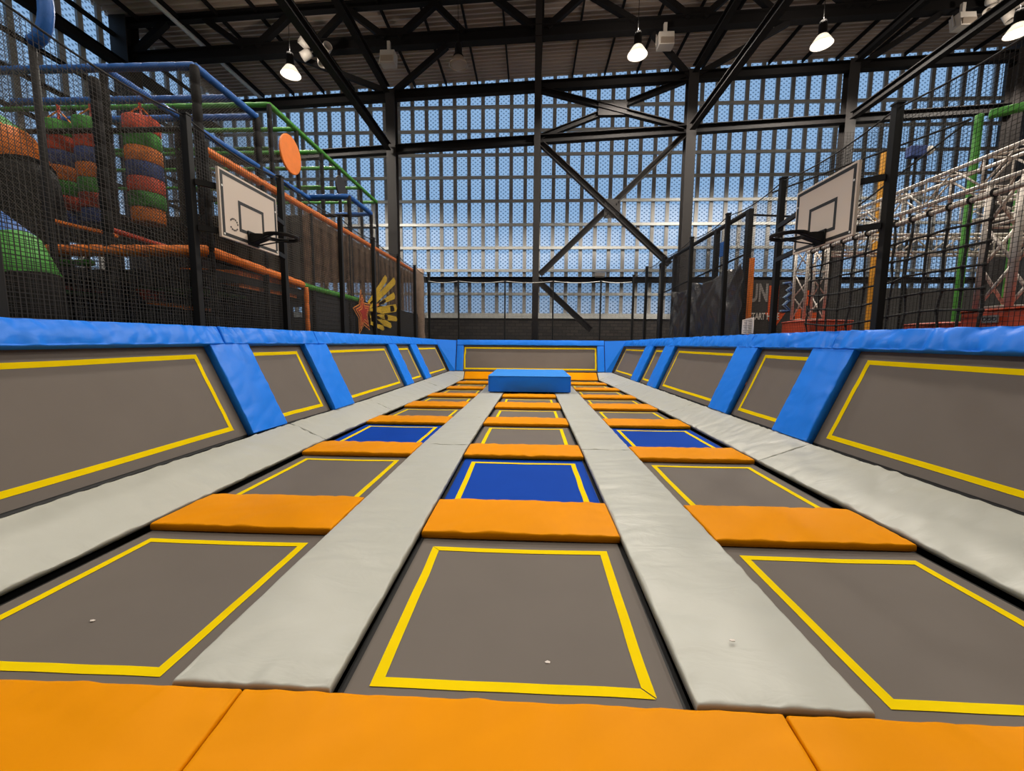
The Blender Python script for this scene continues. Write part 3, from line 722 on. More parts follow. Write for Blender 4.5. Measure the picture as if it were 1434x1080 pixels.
# ------------------------------------------------------------------ basketball boards
def hoop(s, X, y0, y1, z0, z1, ya, yb, label, mark):
    t = thing('basketball_board', (X, (y0 + y1) / 2, z0), label, 'basketball board', 'basketball boards')
    inn = -s
    MB().box((min(X, X + s * .045), y0, z0), (max(X, X + s * .045), y1, z1)).build('board', M['board'], t, bevel=.006)
    xf = X + inn * .003
    def frame(a0, a1, b0, b1, w_, name):
        mb = MB()
        for lo, hi in (((a0, b0), (a1, b0 + w_)), ((a0, b1 - w_), (a1, b1)), ((a0, b0 + w_), (a0 + w_, b1 - w_)), ((a1 - w_, b0 + w_), (a1, b1 - w_))):
            mb.box((min(xf, X), lo[0], lo[1]), (max(xf, X), hi[0], hi[1]))
        tag(mb.build(name, M['black'], t), 'black painted line')
    frame(y0 + .03, y1 - .03, z0 + .03, z1 - .03, .05, 'border_line')
    ym = (y0 + y1) / 2
    frame(ym - .31, ym + .31, z0 + .17, z0 + .64, .05, 'target_square')
    px = s * 4.9
    for z in (z0 + .10, z0 + .74):
        MB().beam((X + s * .09, y0 + .05, z), (X + s * .09, y1 - .05, z), .05, .08).build('mounting_rail', M['black_steel'], t)
        for y in (y0 + .2, y1 - .2):
            MB().box((min(X + s * .045, X + s * .09), y - .03, z - .05), (max(X + s * .045, X + s * .09), y + .03, z + .05)).build('bracket', M['black_steel'], t)
        for y, yp, ye in ((y0 + .08, ya, ya + .02), (y1 - .08, yb, yb - .06)):
            MB().beam((X + s * .09, y, z), (s * (4.875 if s < 0 else 4.795), ye, z), .05, .08).build('arm', M['black_steel'], t)
    for y, z in ((y0 + .055, z0 + .055), (y1 - .055, z0 + .055), (y0 + .055, z1 - .25), (y1 - .055, z1 - .25)):
        MB().lathe((X, y, z), [(.016, 0), (.016, .008), (0, .01)], 10, (inn, 0, 0)).build('bolt', M['galv'], t)
    rz = z0 + .17; cx = X + inn * (.23 + .25)
    rim = MB().ring((cx, ym, rz), (0, 0, 1), .25, .015, 40, 8)
    rim.ring((cx, ym, rz - .035), (0, 0, 1), .247, .010, 40, 6)
    rim.lathe((cx, ym, rz), [(.262, .012), (.264, -.045), (.252, -.045), (.250, .012), (.262, .012)], 40)
    rim_o = rim.build('rim', M['black_steel'], t, True)
    xa, xb_ = X, X + inn * .25
    br = MB().prism([(xa, ym - .10, rz - .12), (xa, ym - .10, rz + .03), (xb_, ym - .10, rz + .02), (xb_, ym - .10, rz - .03)], (0, .20, 0))
    br.box((min(xa, xa + inn * .02), ym - .13, rz - .16), (max(xa, xa + inn * .02), ym + .13, rz + .06))
    br.build('rim_bracket', M['black_steel'], rim_o)
    for e in (-1, 1): MB().tube([(xa, ym + e * .09, rz - .13), (cx, ym + e * .20, rz - .02)], .012, 8).build('rim_strut', M['black_steel'], rim_o)
    if mark:
        mb = MB()
        for k in range(14):
            if k in (6, 7, 13): continue
            a = 2 * math.pi * k / 14 + .2
            yy, zz = y0 + .27 + .085 * math.cos(a), z0 + .24 + .085 * math.sin(a)
            mb.beam((xf, yy - .012 * math.sin(a), zz + .012 * math.cos(a)), (xf, yy + .012 * math.sin(a), zz - .012 * math.cos(a)), .004, .022, (0, math.cos(a), math.sin(a)))
        mb.build('maker_mark', M['ink'], t)
hoop(-1, -4.6, 6.15, 7.55, 3.13, 4.13, 6.02, 8.25, 'white basketball backboard with black hoop in front of the soft play frame', True)
hoop(1, 4.5, 6.22, 7.56, 3.13, 4.14, 6.10, 8.63, 'white basketball backboard with black hoop in front of the aluminium trusses', False)

# ------------------------------------------------------------------ soft play frame
sp_ = thing('soft_play_frame', (-9, 12, FZ), 'tall netted soft play frame with blue, green and orange padded tubes', 'soft play')
def rail(p0, p1, m, r=.065, name='padded_rail'):
    p0, p1 = V(p0), V(p1); n = max(2, int((p1 - p0).length / .35)); mb = MB(); pts = []; rs = []
    for i in range(n + 1):
        a = lerp(p0, p1, i / n); pts.append(a); rs.append(r)
        if i < n:
            d = (p1 - p0) / n
            pts += [a + d * .06, a + d * .5, a + d * .94]; rs += [r, r * 1.06, r]
            rs[-4] = r * .86
    rs[-1] = r * .86
    mb.tube(pts, rs, 10); return mb.build(name, M[m], sp_, True)
A7, A95, A12 = -6.86, -8.8, -12.2
Z1 = 7.1
for x in (A7, A95, A12):
    for y in (8.7, 10.6): rail((x, y, FZ), (x, y, Z1), 'pad_black', .085 if x == A7 else .065, 'post')
for y, m in ((8.7, 'pad_blue'), (9.8, 'pad_blue'), (10.6, 'pad_blue')): rail((A12, y, Z1), (A7, y, Z1), m, .075)
for x in (A7, A95): rail((x, 8.7, Z1), (x, 10.6, Z1), 'pad_blue', .08)
rail((A7, 8.7, 5.88), (A7, 13.0, 5.95), 'pad_blue', .07); rail((A7, 13.0, 6.0), (-5.62, 13.0, 6.0), 'pad_blue', .075)
rail((-5.62, 13.0, 6.0), (-5.62, 14.75, 6.02), 'pad_blue', .075); rail((A7, 14.75, 6.0), (-5.62, 14.75, 6.0), 'pad_blue', .06); rail((A7, 13.0, 5.45), (-5.62, 13.0, 5.45), 'pad_black', .04)
for y in (13.0, 14.75): rail((-5.62, y, FZ), (-5.62, y, 6.02), 'pad_black', .06, 'post')
rail((A12, 8.7, 5.9), (A7, 8.7, 5.9), 'pad_black', .05)
ZG = 7.68
gy = [11.15, 12.4, 13.85, 15.1, 17.0, 18.7]
rail((A7, 11.15, ZG), (A7, 18.7, ZG), 'pad_green', .07)
for y in gy:
    rail((A12 - 2, y, ZG), (A7, y, ZG), 'pad_green', .06); rail((A7, y, FZ), (A7, y, ZG), 'pad_black', .06, 'post')
    rail((A12 - 2, y, 6.6), (A7, y, 6.6), 'pad_green' if y < 15 else 'pad_black', .045)
for x in (-9.4, -12.2):
    for y in gy[::2]: rail((x, y, FZ), (x, y, ZG), 'pad_black', .06, 'post')
XF = -5.60
rail((XF, 7.2, 4.82), (XF, 20.0, 4.92), 'pad_orange', .075)
rail((XF, 7.2, 3.13), (XF, 10.1, 2.95), 'pad_orange', .085); rail((XF, 10.1, 2.94), (XF, 13.6, 2.91), 'pad_green', .075)
rail((-8.6, 7.2, 3.16), (XF, 7.2, 3.14), 'pad_orange', .10); rail((-12.2, 7.4, 3.18), (-8.6, 7.2, 3.16), 'pad_orange', .09)
rail((-12.2, 7.5, 2.98), (-7.9, 7.3, 2.96), 'pad_green', .06)
rail((XF + .06, 10.15, FZ), (XF + .06, 10.15, 2.9), 'pad_orange', .055, 'post')
rail((-9.9, 7.9, 4.0), (-8.3, 8.2, 3.65), 'pad_orange', .05); rail((-8.2, 8.0, 3.72), (-6.9, 8.4, 3.3), 'pad_red', .05)
for y in (7.2, 8.7, 10.6, 12.8, 15.2, 17.4, 19.9): rail((XF, y, FZ), (XF, y, 4.96), 'pad_black', .055, 'post')
for x in (-7.45, -9.9): rail((x, 7.2, FZ), (x, 7.2, 6.0 if x > -8 else 7.05), 'pad_black', .075, 'post')
MB().box((-12.4, 7.25, 2.70), (XF - .05, 13.6, 2.84)).build('deck', M['deck_under'], sp_)
MB().box((-14.4, 10.7, 4.60), (XF - .05, 20.0, 4.76)).build('deck', M['deck_under'], sp_)
MB().box((-12.4, 7.3, 4.72), (-10.2, 8.6, 4.86)).build('deck', M['deck_under'], sp_)
# lower padded steps and ramps under the deck
MB().prism([(-7.5, 7.7, 2.60), (-6.2, 7.7, 2.56), (-6.2, 7.7, 2.49), (-7.5, 7.7, 2.53)], (0, 1.2, 0)).build('ramp', M['pad_green'], sp_)
MB().prism([(-7.15, 7.5, 2.33), (-6.45, 7.5, 2.22), (-6.45, 7.5, 2.16), (-7.15, 7.5, 2.26)], (0, .7, 0)).build('step', M['pad_orange'], sp_)
MB().prism([(-7.3, 7.45, 2.52), (-7.0, 7.45, 2.50), (-7.0, 7.45, 2.33), (-7.15, 7.45, 2.33)], (0, .3, 0)).build('wedge', M['pad_red'], sp_)
MB().prism([(-9.6, 7.4, 2.84), (-8.47, 7.4, 2.57), (-8.47, 7.4, 2.49), (-9.6, 7.4, 2.72)], (0, .6, 0)).build('step', M['pad_red'], sp_)
MB().prism([(-9.5, 7.39, 2.71), (-8.45, 7.39, 2.48), (-8.5, 7.39, 2.41), (-9.5, 7.39, 2.58)], (0, .5, 0)).build('step', M['pad_green'], sp_)
MB().prism([(-6.9, 8.0, 3.0), (-5.7, 8.0, 2.95), (-5.7, 8.0, 2.62), (-6.9, 8.0, 2.84)], (0, 2.0, 0)).build('slope_pad', M['pad_orange'], sp_)
# black panels
for y0, y1, x in ((10.25, 12.7, XF - .02), (12.9, 17.3, XF - .02), (17.5, 20.6, XF - .02)):
    mb = MB(); mb.box((x - .05, y0, FZ), (x, y1, 2.93))
    z = 1.2
    while z < 2.9: mb.box((x, y0, z), (x + .015, y1, z + .03)); z += .12
    mb.build('louvre_panel', M['net_black'], sp_)
MB().box((-12.6, 13.5, FZ), (-12.5, 20, 4.7)).build('darkening_panel', M['deck_under'], sp_)  # added dark sheet, keeps the lower play space black
MB().box((-12.4, 9.9, FZ), (-5.8, 10.0, 2.8)).build('darkening_panel', M['deck_under'], sp_)  # second added sheet, darkens the space under the deck
def pnet(p0, p1, z0, z1, cell, r, m, dm=False):
    o = net('frame_net', p0, p1, z0, z1, cell, r, M[m], None, None, None, None, dm); o.parent = sp_; o.location = -sp_.location
    return o
pnet((XF + .02, 7.2, 0), (XF + .02, 10.2, 0), 3.05, 4.80, .05, .0045, 'net_grey')
pnet((XF + .02, 10.2, 0), (XF + .02, 20, 0), 2.95, 4.88, .05, .0060, 'net_brown')
pnet((XF + .03, 3.0, 0), (XF + .03, 10.1, 0), .7, 2.95, .045, .0048, 'net_black')
pnet((-12.2, 7.15, 0), (XF, 7.15, 0), .7, 3.0, .05, .0045, 'net_black')
pnet((A7, 8.7, 0), (A7, 13.0, 0), 4.8, 7.08, .055, .003, 'net_grey', True)
pnet((A12, 8.62, 0), (A7, 8.62, 0), 3.0, 7.08, .06, .0027, 'net_grey', True)
pnet((-8.6, 7.18, 0), (XF, 7.18, 0), 3.1, 4.8, .055, .0026, 'net_dark', True)
pnet((-12.2, 7.18, 0), (-8.6, 7.18, 0), 3.0, 7.0, .055, .0034, 'net_grey', True)
pnet((A7, 13.0, 0), (A7, 18.7, 0), 4.9, 7.64, .07, .0028, 'net_dark')
pnet((-5.62, 13.0, 0), (-5.62, 14.75, 0), 4.9, 5.98, .06, .003, 'net_dark')
pnet((-12.2, 10.6, 0), (-6.9, 10.6, 0), 4.9, 7.06, .06, .0026, 'net_grey', True)

# hanging bags
def bag(x, y, ztop, cols, label, R=.30, h=.335):
    n = len(cols); zb = ztop - n * h
    t = thing('punch_bag', (x, y, zb), label, 'punch bag', 'striped hanging bags')
    for k, c in enumerate(cols):
        z1 = ztop - k * h; z0 = z1 - h
        rr = R * (.93 if k == n - 1 else 1)
        MB().lathe((x, y, z0), [(0, .002), (rr * .97, .002), (rr, .02), (rr * 1.006, h / 2), (rr, h - .02), (rr * .97, h - .002), (0, h - .002)], 28).build('foam_band', M['bag_' + c], t, True)
    for k in range(4):
        a = math.pi / 4 + k * math.pi / 2
        MB().tube([(x + .85 * R * math.cos(a), y + .85 * R * math.sin(a), ztop - .02), (x, y, ztop + .30)], .018, 6).build('strap', M['bag_red' if k % 2 else 'bag_orange'], t)
    MB().tube([(x, y, ztop + .28), (x, y, Z1 - .04)], .03, 6).build('hanger', M['bag_red'], t)
bag(-9.09, 9.8, 6.66, ['red', 'green', 'orange', 'blue', 'red', 'green', 'orange'], 'striped hanging bag nearest the basketball board, orange-red band on top', .345, .334)
bag(-10.30, 9.8, 6.64, ['green', 'red', 'blue', 'orange', 'green', 'red', 'blue'], 'striped hanging bag in the middle of the row, green band on top', .34, .334)
bag(-11.08, 9.8, 6.60, ['green', 'red', 'blue', 'orange', 'green', 'red', 'blue'], 'striped hanging bag beside the orange tube, partly hidden', .32, .334)
def disc(x, y, z, R, m, label):
    mb = MB().lathe((x, y, z), [(0, .03), (R - .02, .03), (R, .015), (R, -.015), (R - .02, -.03), (0, -.03)], 40, (1, 0, 0))
    tag(mb.build('play_disc', m, None, False), label, 'disc', 'discs on the green frame')
disc(A7 + .10, 11.87, 6.75, .51, M['pad_orange'], 'orange round disc on the green topped play frame')
disc(A7 + .10, 14.95, 7.0, .36, M['dark_paint'], 'dark grey round disc on the green topped play frame')
# tube slides
pts = [(-12.4, 8.0, 5.75), (-11.4, 8.0, 5.66), (-10.8, 8.0, 5.50), (-10.35, 8.0, 5.2), (-10.1, 8.0, 4.75), (-10.0, 8.0, 4.2), (-10.0, 8.0, FZ)]
def band_and_shade(o, rule):
    for p in o.data.polygons: p.material_index = rule(p.normal)
tb = MB().tube(pts[:5], [.62] * 5, 36).build('tube_slide', [M['bag_orange'], M['bag_green'], M['pad_black']], sp_, True); tag(tb, 'orange bent tube, green stripe on top, underside shade painted black')
band_and_shade(tb, lambda n: 1 if n.z > .80 and n.y > -.3 else (0 if n.z > -.15 else 2))  # orange and green are its colours, black faces paint the underside's shade
MB().tube([pts[4], (-10.05, 8.0, 4.6), pts[5], pts[6]], .60, 24).build('tube_leg_shaded', M['pad_black'], tb, True)  # black puts the shade into the colour of the lower tube
pts = [(-9.8, 5.9, 3.36), (-8.8, 5.9, 3.30), (-8.15, 5.9, 3.14), (-7.75, 5.9, 2.85), (-7.55, 5.9, 2.45), (-7.5, 5.9, 1.9), (-7.5, 5.9, FZ)]
tb = MB().tube(pts, .46, 48).build('tube_slide', [M['pad_black'], M['bag_green'], M['pad_blue']], sp_, True); tag(tb, 'bent tube with blue and green stripes, shade below painted black')
band_and_shade(tb, lambda n: 2 if n.z > .48 else (1 if n.z > .14 else 0))  # blue and green stripes on top, black below paints the shade
rail((-8.0, 5.5, FZ), (-8.0, 5.5, 3.3), 'pad_black', .06, 'post')
rail((-9.0, 5.2, 7.0), (-7.6, 5.2, 6.4), 'pad_black', .05)
pts = [(-8.25 + .30 * math.sin(a), 7.0, 7.0 + .55 * math.cos(a)) for a in [math.pi * i / 12 for i in range(1, 13)]]
tb = MB().tube(pts, .10, 10).build('padded_bend', M['pad_blue'], sp_, True)
MB().tube([(-8.25, 7.0, 6.45), (-8.25, 7.0, FZ)], .05, 8).build('upright', M['pad_black'], tb, True)

# star sign
SX = -5.50
t = thing('star_sign', (SX, 13.3, 1.6), 'red and orange star sign with yellow streaks on the soft play side panel', 'sign')
def star(c, R, rr, rot=0.0, sx=1.0):
    pts = []
    for k in range(10):
        a = math.pi / 2 + k * math.pi / 5 + rot; q = R if k % 2 == 0 else R * rr
        pts.append((SX, c[0] + q * math.cos(a) * sx, c[1] + q * math.sin(a)))
    return pts
cc = (13.48, 2.5)
for k, (R, m) in enumerate(((.78, 'star_orange'), (.71, 'star_maroon'), (.60, 'star_orange'), (.52, 'star_red'), (.42, 'star_orange'), (.35, 'star_red'))):
    mb = MB().prism(star(cc, R, .50, .17), (.008 * (k + 1), 0, 0)); mb.build('star', M[m], t)
def streak(pts, m='streak'):
    MB().prism([(SX - .005, y, z) for y, z in pts], (.012, 0, 0)).build('streak', M[m], t)
def st(a0, a1, r0, r1, w0, w1, m='streak'):
    (y0, z0) = (cc[0] + r0 * math.cos(a0), cc[1] + r0 * math.sin(a0)); (y1, z1) = (cc[0] + r1 * math.cos(a1), cc[1] + r1 * math.sin(a1))
    d = V((y1 - y0, z1 - z0)).normalized(); n = V((-d.y, d.x))
    streak([(y0 + n.x * w0, z0 + n.y * w0), (y0 - n.x * w0, z0 - n.y * w0), (y1 - n.x * w1, z1 - n.y * w1), (y1 - n.x * w1 * .2 + d.x * .12, z1 - n.y * w1 * .2 + d.y * .12), (y1 + n.x * w1, z1 + n.y * w1)], m)
for a, r0, r1, w0, w1 in ((.57, .6, 2.7, .10, .13), (.43, .6, 3.6, .10, .14), (.28, 1.5, 3.3, .05, .13), (.13, .6, 3.4, .12, .15), (.0, .6, 3.4, .12, .10), (-.11, .7, 2.7, .16, .10), (-.22, .7, 1.9, .2, .10)):
    st(a, a, r0, r1, w0, w1)
for a, r0, r1, w0, w1 in ((.28, 1.1, 2.2, .04, .06), (.13, 2.7, 3.1, .12, .12), (.0, 2.0, 2.3, .10, .10)):
    st(a, a, r0, r1, w0, w1, 'star_orange')
# wrapped column
mb = MB(); pts = []; rs = []
for i in range(30):
    z = FZ + i * (5.15 - FZ) / 29; pts.append((-5.55 + .03 * noise.noise((z * 2, 1, 0)), 20.75, z)); rs.append(.22 + .05 * noise.noise((z * 3, 4, 0)))
mb.tube(pts, rs, 16); tag(mb.build('wrapped_column', M['wrap'], None, True), 'beige plastic-wrapped column behind the back corner of the soft play', 'column')

# ------------------------------------------------------------------ black curtain and second frame
mb = MB(); nu, nv = 150, 44; vs = []; fs = []
top = [(10.75, 3.60), (11.2, 3.50), (11.85, 3.62), (12.4, 3.46), (13.0, 3.34), (13.55, 3.48), (13.95, 3.56), (14.4, 3.42), (14.9, 3.34), (15.4, 3.42), (15.9, 3.5)]
YA, YE = 10.75, 15.9
for i in range(nu + 1):
    y = lerp(YA, YE, i / nu); zt = (interp(top, y - .12) + interp(top, y - .04) + interp(top, y + .04) + interp(top, y + .12)) / 4
    for j in range(nv + 1):
        t = j / nv; z = lerp(.7, zt, t)
        vv = abs(((y - YA) / 1.03 + .5) % 2 - 1)
        fold = .09 * math.sin((zt - z) * 9 + vv * 9) * math.exp(-(zt - z) * .9) + .11 * noise.noise((y * 1.6 + z * .9, z * .9, 7)) + .07 * noise.noise((y * .9 - z * 2.0, z * 1.6, 2)) + .02 * math.sin(y * 17 + z * 2)
        vs.append((5.22 + fold * (1 - .35 * t), y, z))
for i in range(nu):
    for j in range(nv):
        k = i * (nv + 1) + j; fs.append((k, k + nv + 1, k + nv + 2, k + 1))
mb.add(vs, fs); o = mb.build('black_curtain', M['curtain'], None, True)
sm = o.modifiers.new('thickness', 'SOLIDIFY'); sm.thickness = .008
tag(o, 'black draped sheet tied between the posts beside the charcoal banner', 'curtain')
rf = thing('rail_frame', (6.1, 14, FZ), 'black post and rail frame behind the draped black sheet', 'frame')
for y, h in ((12.35, 5.35), (14.4, 5.35), (18.4, 5.35)): MB().box((6.03, y - .09, FZ), (6.17, y + .09, h)).build('post', M['black_steel'], rf, bevel=.01)
MB().tube([(6.1, 12.35, 5.3), (6.1, 20.4, 5.3)], .07, 10).build('top_rail', M['black_steel'], rf, True)
MB().tube([(6.1, 12.35, 4.15), (6.1, 20.4, 3.9)], .03, 8).build('mid_rail', M['black_steel'], rf, True)
MB().tube([(6.1, 20.4, 5.3), (6.1, 20.4, FZ)], .06, 10).build('post', M['black_steel'], rf, True)
MB().tube([(6.1, 12.35, 5.2), (10.5, 12.35, 5.0)], .03, 8).build('side_rail', M['black_steel'], rf, True)
net('safety_net', (6.20, 12.4, 0), (6.20, 20.4, 0), 1.5, 5.25, .06, .003, M['net_dark'], 'grey mesh net on the rail frame behind the draped black sheet')
MB().box((6.02, 13.4, 4.35), (6.07, 13.95, 4.8)).build('blue_panel', M['pad_blue'], rf)
o = MB().box((6.02, 11.95, FZ), (6.12, 12.07, 3.95)).build('orange_post', M['pad_orange'], None, bevel=.01); tag(o, 'slim orange post at the edge of the charcoal banner', 'post')
# notice sheet hanging on the net
t = thing('notice_sheet', (4.80, 8.9, 1.86), 'white printed notice sheet hanging on the court net beside the orange post', 'notice')
ny0, ny1, nz0, nz1 = 9.26, 9.77, 1.82, 2.17
mb = MB(); K = 10; vs = []
for i in range(K + 1):
    for j in range(2):
        y = lerp(ny0, ny1, i / K); vs.append((4.81 + .012 * math.sin(i * .9), y, nz0 if j == 0 else nz1 - .03 * (i / K)))
mb.add(vs, [(2 * i, 2 * i + 2, 2 * i + 3, 2 * i + 1) for i in range(K)])
o = mb.build('sheet', M['paper'], t); o.modifiers.new('thickness', 'SOLIDIFY').thickness = .004
mb = MB()
for k in range(9):
    z = nz1 - .06 - k * .038
    for a, b in ((.05, .22), (.24, .40)):
        mb.box((4.786, ny0 + a, z), (4.788, ny0 + b - .02 * (k % 3), z + .012))
mb.build('print_lines', M['ink'], t)
MB().tube([(4.8, 9.5, nz1 - .02), (4.90, 9.5, nz1 + .06)], .004, 5).build('hanging_cord', M['ink'], t)

# charcoal banner with writing
BY = 13.0
bn = thing('banner_panel', (7.4, BY, FZ), 'charcoal banner panel reading RUN START HERE with an orange arrow', 'banner')
MB().box((6.22, BY, FZ), (8.75, BY + .06, 3.50)).build('panel', M['banner'], bn)
def text(s, x0, z0, h, m, width=None, bold=.012, y=BY - .006):
    c = bpy.data.curves.new('lettering', 'FONT'); c.body = s; c.size = 1; c.offset = bold; c.extrude = .004
    o = bpy.data.objects.new('lettering_source', c); COL.objects.link(o)
    bpy.context.view_layer.update()
    me = bpy.data.meshes.new_from_object(o.evaluated_get(bpy.context.evaluated_depsgraph_get()))
    COL.objects.unlink(o); bpy.data.objects.remove(o); bpy.data.curves.remove(c)
    xs_ = [v.co.x for v in me.vertices]; ys_ = [v.co.y for v in me.vertices]
    sx = (width / (max(xs_) - min(xs_))) if width else h / (max(ys_) - min(ys_)); sz = h / (max(ys_) - min(ys_))
    mnx, mny = min(xs_), min(ys_)
    return me, sx, sz, mnx, mny, x0, z0, y, m
def put_text(args, parent, name='lettering'):
    me, sx, sz, mnx, mny, x0, z0, y, m = args
    for v in me.vertices:
        a, b, cz_ = v.co.x, v.co.y, v.co.z
        v.co = V((x0 + (a - mnx) * sx, y - cz_, z0 + (b - mny) * sz)) - parent.location
    me.materials.clear(); me.materials.append(M[m])
    o = bpy.data.objects.new(name, me); COL.objects.link(o); o.parent = parent; return o
tag(put_text(text('RUN', 6.33, 2.85, .55, 'letter_grey', .765, .03), bn), 'grey letters')
# arrow
ax0, ax1, axt, axm, axb = 7.13, 7.42, 3.34, 2.54, 2.0
MB().prism([(ax0, BY - .004, axt), (ax1, BY - .004, axt), (ax1, BY - .004, axm), (ax1 + .24, BY - .004, axm), (7.32, BY - .004, axb), (ax0 - .07, BY - .004, axm), (ax0, BY - .004, axm)][::-1], (0, .004, 0)).build('arrow', M['arrow_orange'], bn)
tag(put_text(text('START HERE', 6.60, 2.325, .205, 'letter_white', .87, .02, BY - .012), bn), 'white letters')
z = [(7.48, 2.58), (7.72, 2.60), (7.55, 2.76), (7.68, 2.90), (7.56, 2.98), (7.72, 3.12), (7.62, 3.2), (7.74, 3.3), (7.66, 3.42), (7.5, 3.40)]
MB().tube([(a, BY - .012, b) for a, b in z], .030, 6).build('graffiti_line', M['graf_pale'], bn)
MB().tube([(a + .05, BY - .012, b) for a, b in z], .045, 6).build('graffiti_line', M['graf_blue'], bn)
for a, b in ((7.95, 2.2), (8.2, 2.75), (8.4, 2.1)): MB().box((a, BY - .006, b), (a + .16, BY, b + .45)).build('orange_patch', M['arrow_orange'], bn)

# ------------------------------------------------------------------ aluminium truss rig
def truss(name, p0, p1, label, w_=.38, r=.029, step=.42, sidev=None, group='aluminium trusses'):
    p0, p1 = V(p0), V(p1); d = (p1 - p0); L = d.length; d.normalize()
    a = V(sidev) if sidev else (V((0, 0, 1)).cross(d) if abs(d.z) < .9 else V((1, 0, 0))); a = (a - d * a.dot(d)).normalized(); b = d.cross(a)
    t = thing(name, p0, label, 'truss', group)
    cs = [(-1, -1), (1, -1), (1, 1), (-1, 1)]
    pt = lambda i, s: p0 + d * s + a * cs[i][0] * w_ / 2 + b * cs[i][1] * w_ / 2
    for i in range(4): MB().tube([pt(i, 0), pt(i, L)], r, 10).build('chord', M['alu'], t, True)
    mb = MB(); n = max(1, int(L / step)); st_ = L / n
    for k in range(n):
        for i in range(4):
            j = (i + 1) % 4
            q0, q1 = (i, j) if k % 2 == 0 else (j, i)
            mb.tube([pt(q0, k * st_), pt(q1, (k + 1) * st_)], r * .5, 6)
    for k in range(0, n + 1, 2):
        for i in range(4): mb.tube([pt(i, k * st_), pt((i + 1) % 4, k * st_)], r * .45, 6)
    mb.build('lacing', M['alu'], t, True)
    return t
TX = 6.45
truss('aluminium_truss', (TX, 1.2, 4.0), (TX, 9.75, 4.0), 'long aluminium box truss along the ninja course beside the court', sidev=(1, 0, 0))
truss('aluminium_truss', (TX + .25, 10.1, 3.85), (15.5, 10.1, 3.85), 'aluminium box truss across the ninja course behind the rope net', sidev=(0, 1, 0))
truss('aluminium_truss', (TX, 10.1, 2.17), (TX, 10.1, 3.78), 'aluminium tower standing in the smaller red crash pad', .44, sidev=(1, 0, 0))
truss('aluminium_truss', (TX + .03, 6.02, 2.12), (TX + .03, 6.02, 3.78), 'aluminium tower standing in the large red crash pad', .40, .042, sidev=(1, 0, 0))
truss('aluminium_truss', (11.2, 5.9, 4.35), (9.2, 9.6, 4.35), 'aluminium box truss slanting over the course, behind the green posts', .34, sidev=(1, 0, 0))
truss('aluminium_truss', (TX + .3, 6.1, 3.15), (12.5, 6.1, 3.15), 'lower aluminium truss across the course in front of the green posts', .30, sidev=(0, 1, 0))
truss('aluminium_truss', (12.5, 6.1, FZ), (12.5, 6.1, 2.98), 'aluminium tower under the end of the lower cross truss', .30, sidev=(1, 0, 0))
truss('aluminium_truss', (12.5, 10.1, FZ), (12.5, 10.1, 3.6), 'far aluminium tower at the end of the cross truss', .40, sidev=(1, 0, 0))
# cargo net
cn = thing('cargo_net', (6.2, 7.3, 1.2), 'black rope climbing net hanging from an aluminium pipe beside the court', 'climbing net')
MB().tube([(5.98, 9.5, 3.57), (5.98, 5.2, 3.56)], .034, 10).build('top_pipe', M['alu'], cn, True)
mb = MB(); n = 13
def cpt(i, j):
    y = 9.35 - i * .29; z = 3.54 - j * .30 - .05 * math.sin(i * .5) * j * .3
    return V((5.98 + .05 * noise.noise((i * .7, j * .9, 0)), y + .03 * noise.noise((i * .9, j, 4)), z + .04 * noise.noise((i, j * .8, 8)))) 
for i in range(n): mb.tube([cpt(i, j) for j in range(8)], .018, 6)
for j in range(1, 8): mb.tube([cpt(i, j) for i in range(n)], .018, 6)
for i in range(n):
    for j in range(1, 8):
        mb.lathe(cpt(i, j), [(0, -.035), (.03, -.02), (.035, 0), (.03, .02), (0, .035)], 6)
mb.build('rope_mesh', M['rope'], cn, True)
mb = MB()
for i in range(n):
    y = 9.35 - i * .29; MB().ring((5.98, y, 3.57), (0, 1, 0), .046, .016, 12, 5).build('rope_loop', M['rope'], cn, True)
# crash pads
def crash(lo, hi, label, name='crash_pad'):
    t = thing(name, ((lo[0] + hi[0]) / 2, (lo[1] + hi[1]) / 2, lo[2]), label, 'crash pad', 'red crash pads')
    x0, y0, z0 = lo; x1, y1, z1 = hi
    pad([(x0, y0, z1), (x1, y0, z1), (x1, y1, z1), (x0, y1, z1)], .02, .03, .12, .01, .02, x0).build('top_cover', M['rust_red'], t, True)
    pad([(x0, y0, z0), (x1, y0, z0), (x1, y0, z1 - .03), (x0, y0, z1 - .03)], .03, .02, .12, .012, .02, x0 + 1).build('side_cover', M['rust_red'], t, True)
    pad([(x0, y1, z0), (x0, y0, z0), (x0, y0, z1 - .03), (x0, y1, z1 - .03)], .03, .02, .12, .012, .02, x0 + 2).build('side_cover', M['rust_red'], t, True)
    MB().box((x0 + .04, y0 + .04, z0), (x1, y1, z1 - .04)).build('core', M['rust_red'], t)
    return t
crash((6.05, 9.35, FZ), (6.95, 10.4, 2.14), 'smaller red crash pad round the far aluminium tower beside the banner')
c2 = crash((6.15, 5.2, FZ), (7.9, 6.3, 2.10), 'large red crash pad round the near aluminium tower')
crash((6.3, 6.55, FZ), (7.3, 7.4, 1.96), 'low red crash pad between the two aluminium towers')
mb = MB().box((6.12, 5.78, 1.90), (6.135, 5.98, 2.0)); mb.build('label_plate', M['letter_grey'], c2)
mb = MB()
for k in range(3): mb.ring((6.118, 5.82 + k * .06, 1.95), (1, 0, 0), .022, .007, 14, 5)
mb.build('label_mark', M['ink'], c2)
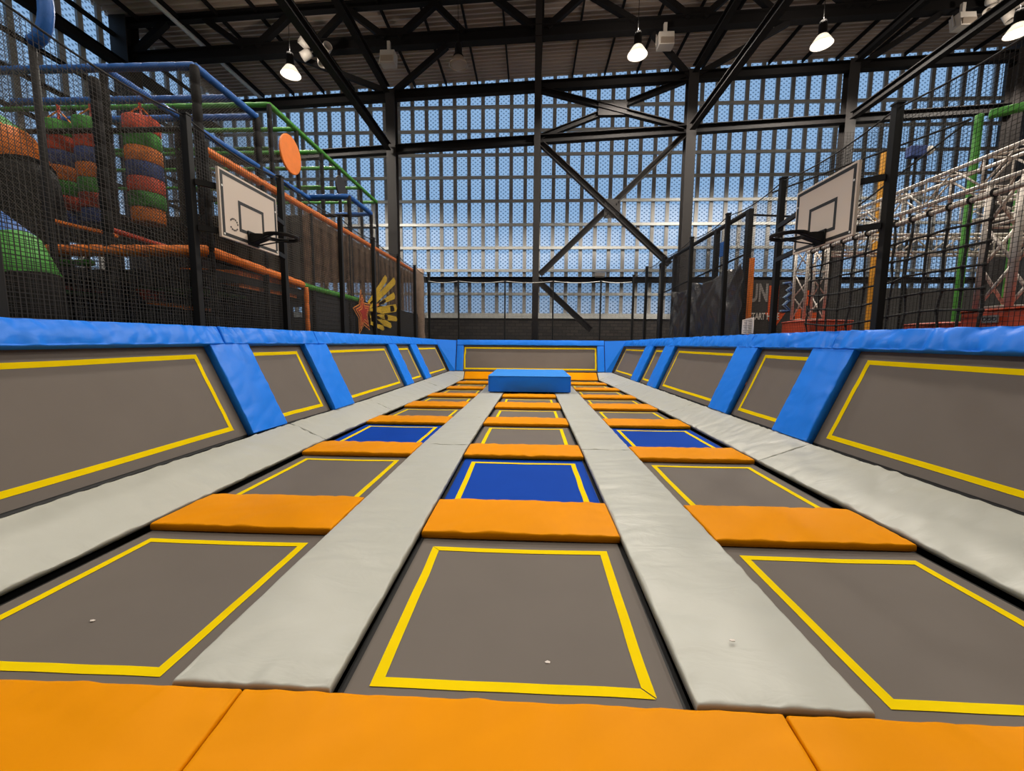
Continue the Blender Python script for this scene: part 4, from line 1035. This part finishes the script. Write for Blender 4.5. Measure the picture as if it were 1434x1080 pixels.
# padded course posts
def cpost(x, y, z1, m, label, w_=.22, top=None):
    t = thing('padded_post', (x, y, FZ), label, 'post', 'padded course posts')
    MB().box((x - w_ / 2, y - w_ / 2, FZ), (x + w_ / 2, y + w_ / 2, z1)).build('padding', M[m], t, bevel=.03)
    return t
cpost(8.35, 10.7, 6.15, 'pad_yellow', 'yellow padded post behind the court post beside the basketball board', .17)
cpost(8.9, 9.2, 6.2, 'pad_green', 'tall green padded post behind the rope net', .11)
cpost(9.85, 9.2, 4.9, 'pad_green', 'shorter green padded post beside the near aluminium tower', .11)
gt = thing('padded_rail', (9.8, 8.2, 6.2), 'green padded rail from the tall green post towards the dark wall', 'rail')
MB().beam((8.98, 9.1, 6.13), (10.9, 7.6, 6.13), .15, .15).build('padding', M['pad_green'], gt, bevel=.03)
MB().box((10.8, 7.5, FZ), (10.98, 7.7, 6.05)).build('leg', M['pad_green'], gt, bevel=.03)
# suspended net with slanted top ropes over the course
net('safety_net', (7.6, 12.0, 0), (17.0, 12.0, 0), FZ, 7.2, .08, .0030, M['net_dark'], 'black net curtain across the ninja course in front of the blue wall')
mb = MB().tube([(6.2, 11.5, 5.5), (8.85, 9.3, 6.15)], .022, 6); mb.tube([(7.4, 10.6, 4.6), (8.8, 9.35, 6.1)], .02, 6)
tag(mb.build('stay_cable', M['rope']), 'black stay cable rising from the rail frame to the tall green post', 'cable')
fl = thing('floodlight', (10.0, 11.8, FZ), 'small dark floodlight on a bar above the aluminium trusses', 'floodlight')
MB().box((9.75, 11.7, 6.45), (10.15, 11.9, 6.72)).build('housing', M['bag_blue'], fl, bevel=.02)
MB().lathe((10.22, 11.7, 6.6), [(0, 0), (.10, 0), (.11, .06), (.06, .12), (0, .12)], 16, (0, 1, 0)).build('lens', M['white'], fl, True)
MB().tube([(9.95, 11.8, 6.5), (9.95, 11.8, FZ)], .03, 8).build('stand', M['black_steel'], fl)
# dark stacked equipment seen through the rig
dk = MB().box((9.0, 13.2, FZ), (18.0, 13.4, 3.3)).build('dark_screen', M['clad']); tag(dk, 'low dark partition screen behind the aluminium trusses', 'screen')

# ------------------------------------------------------------------ render look
SC.view_settings.view_transform = 'Standard'; SC.view_settings.look = 'None'
SC.view_settings.exposure = 0.07; SC.view_settings.gamma = 1
SC.view_settings.use_curve_mapping = False
SC.cycles.max_bounces = 6; SC.cycles.transparent_max_bounces = 8
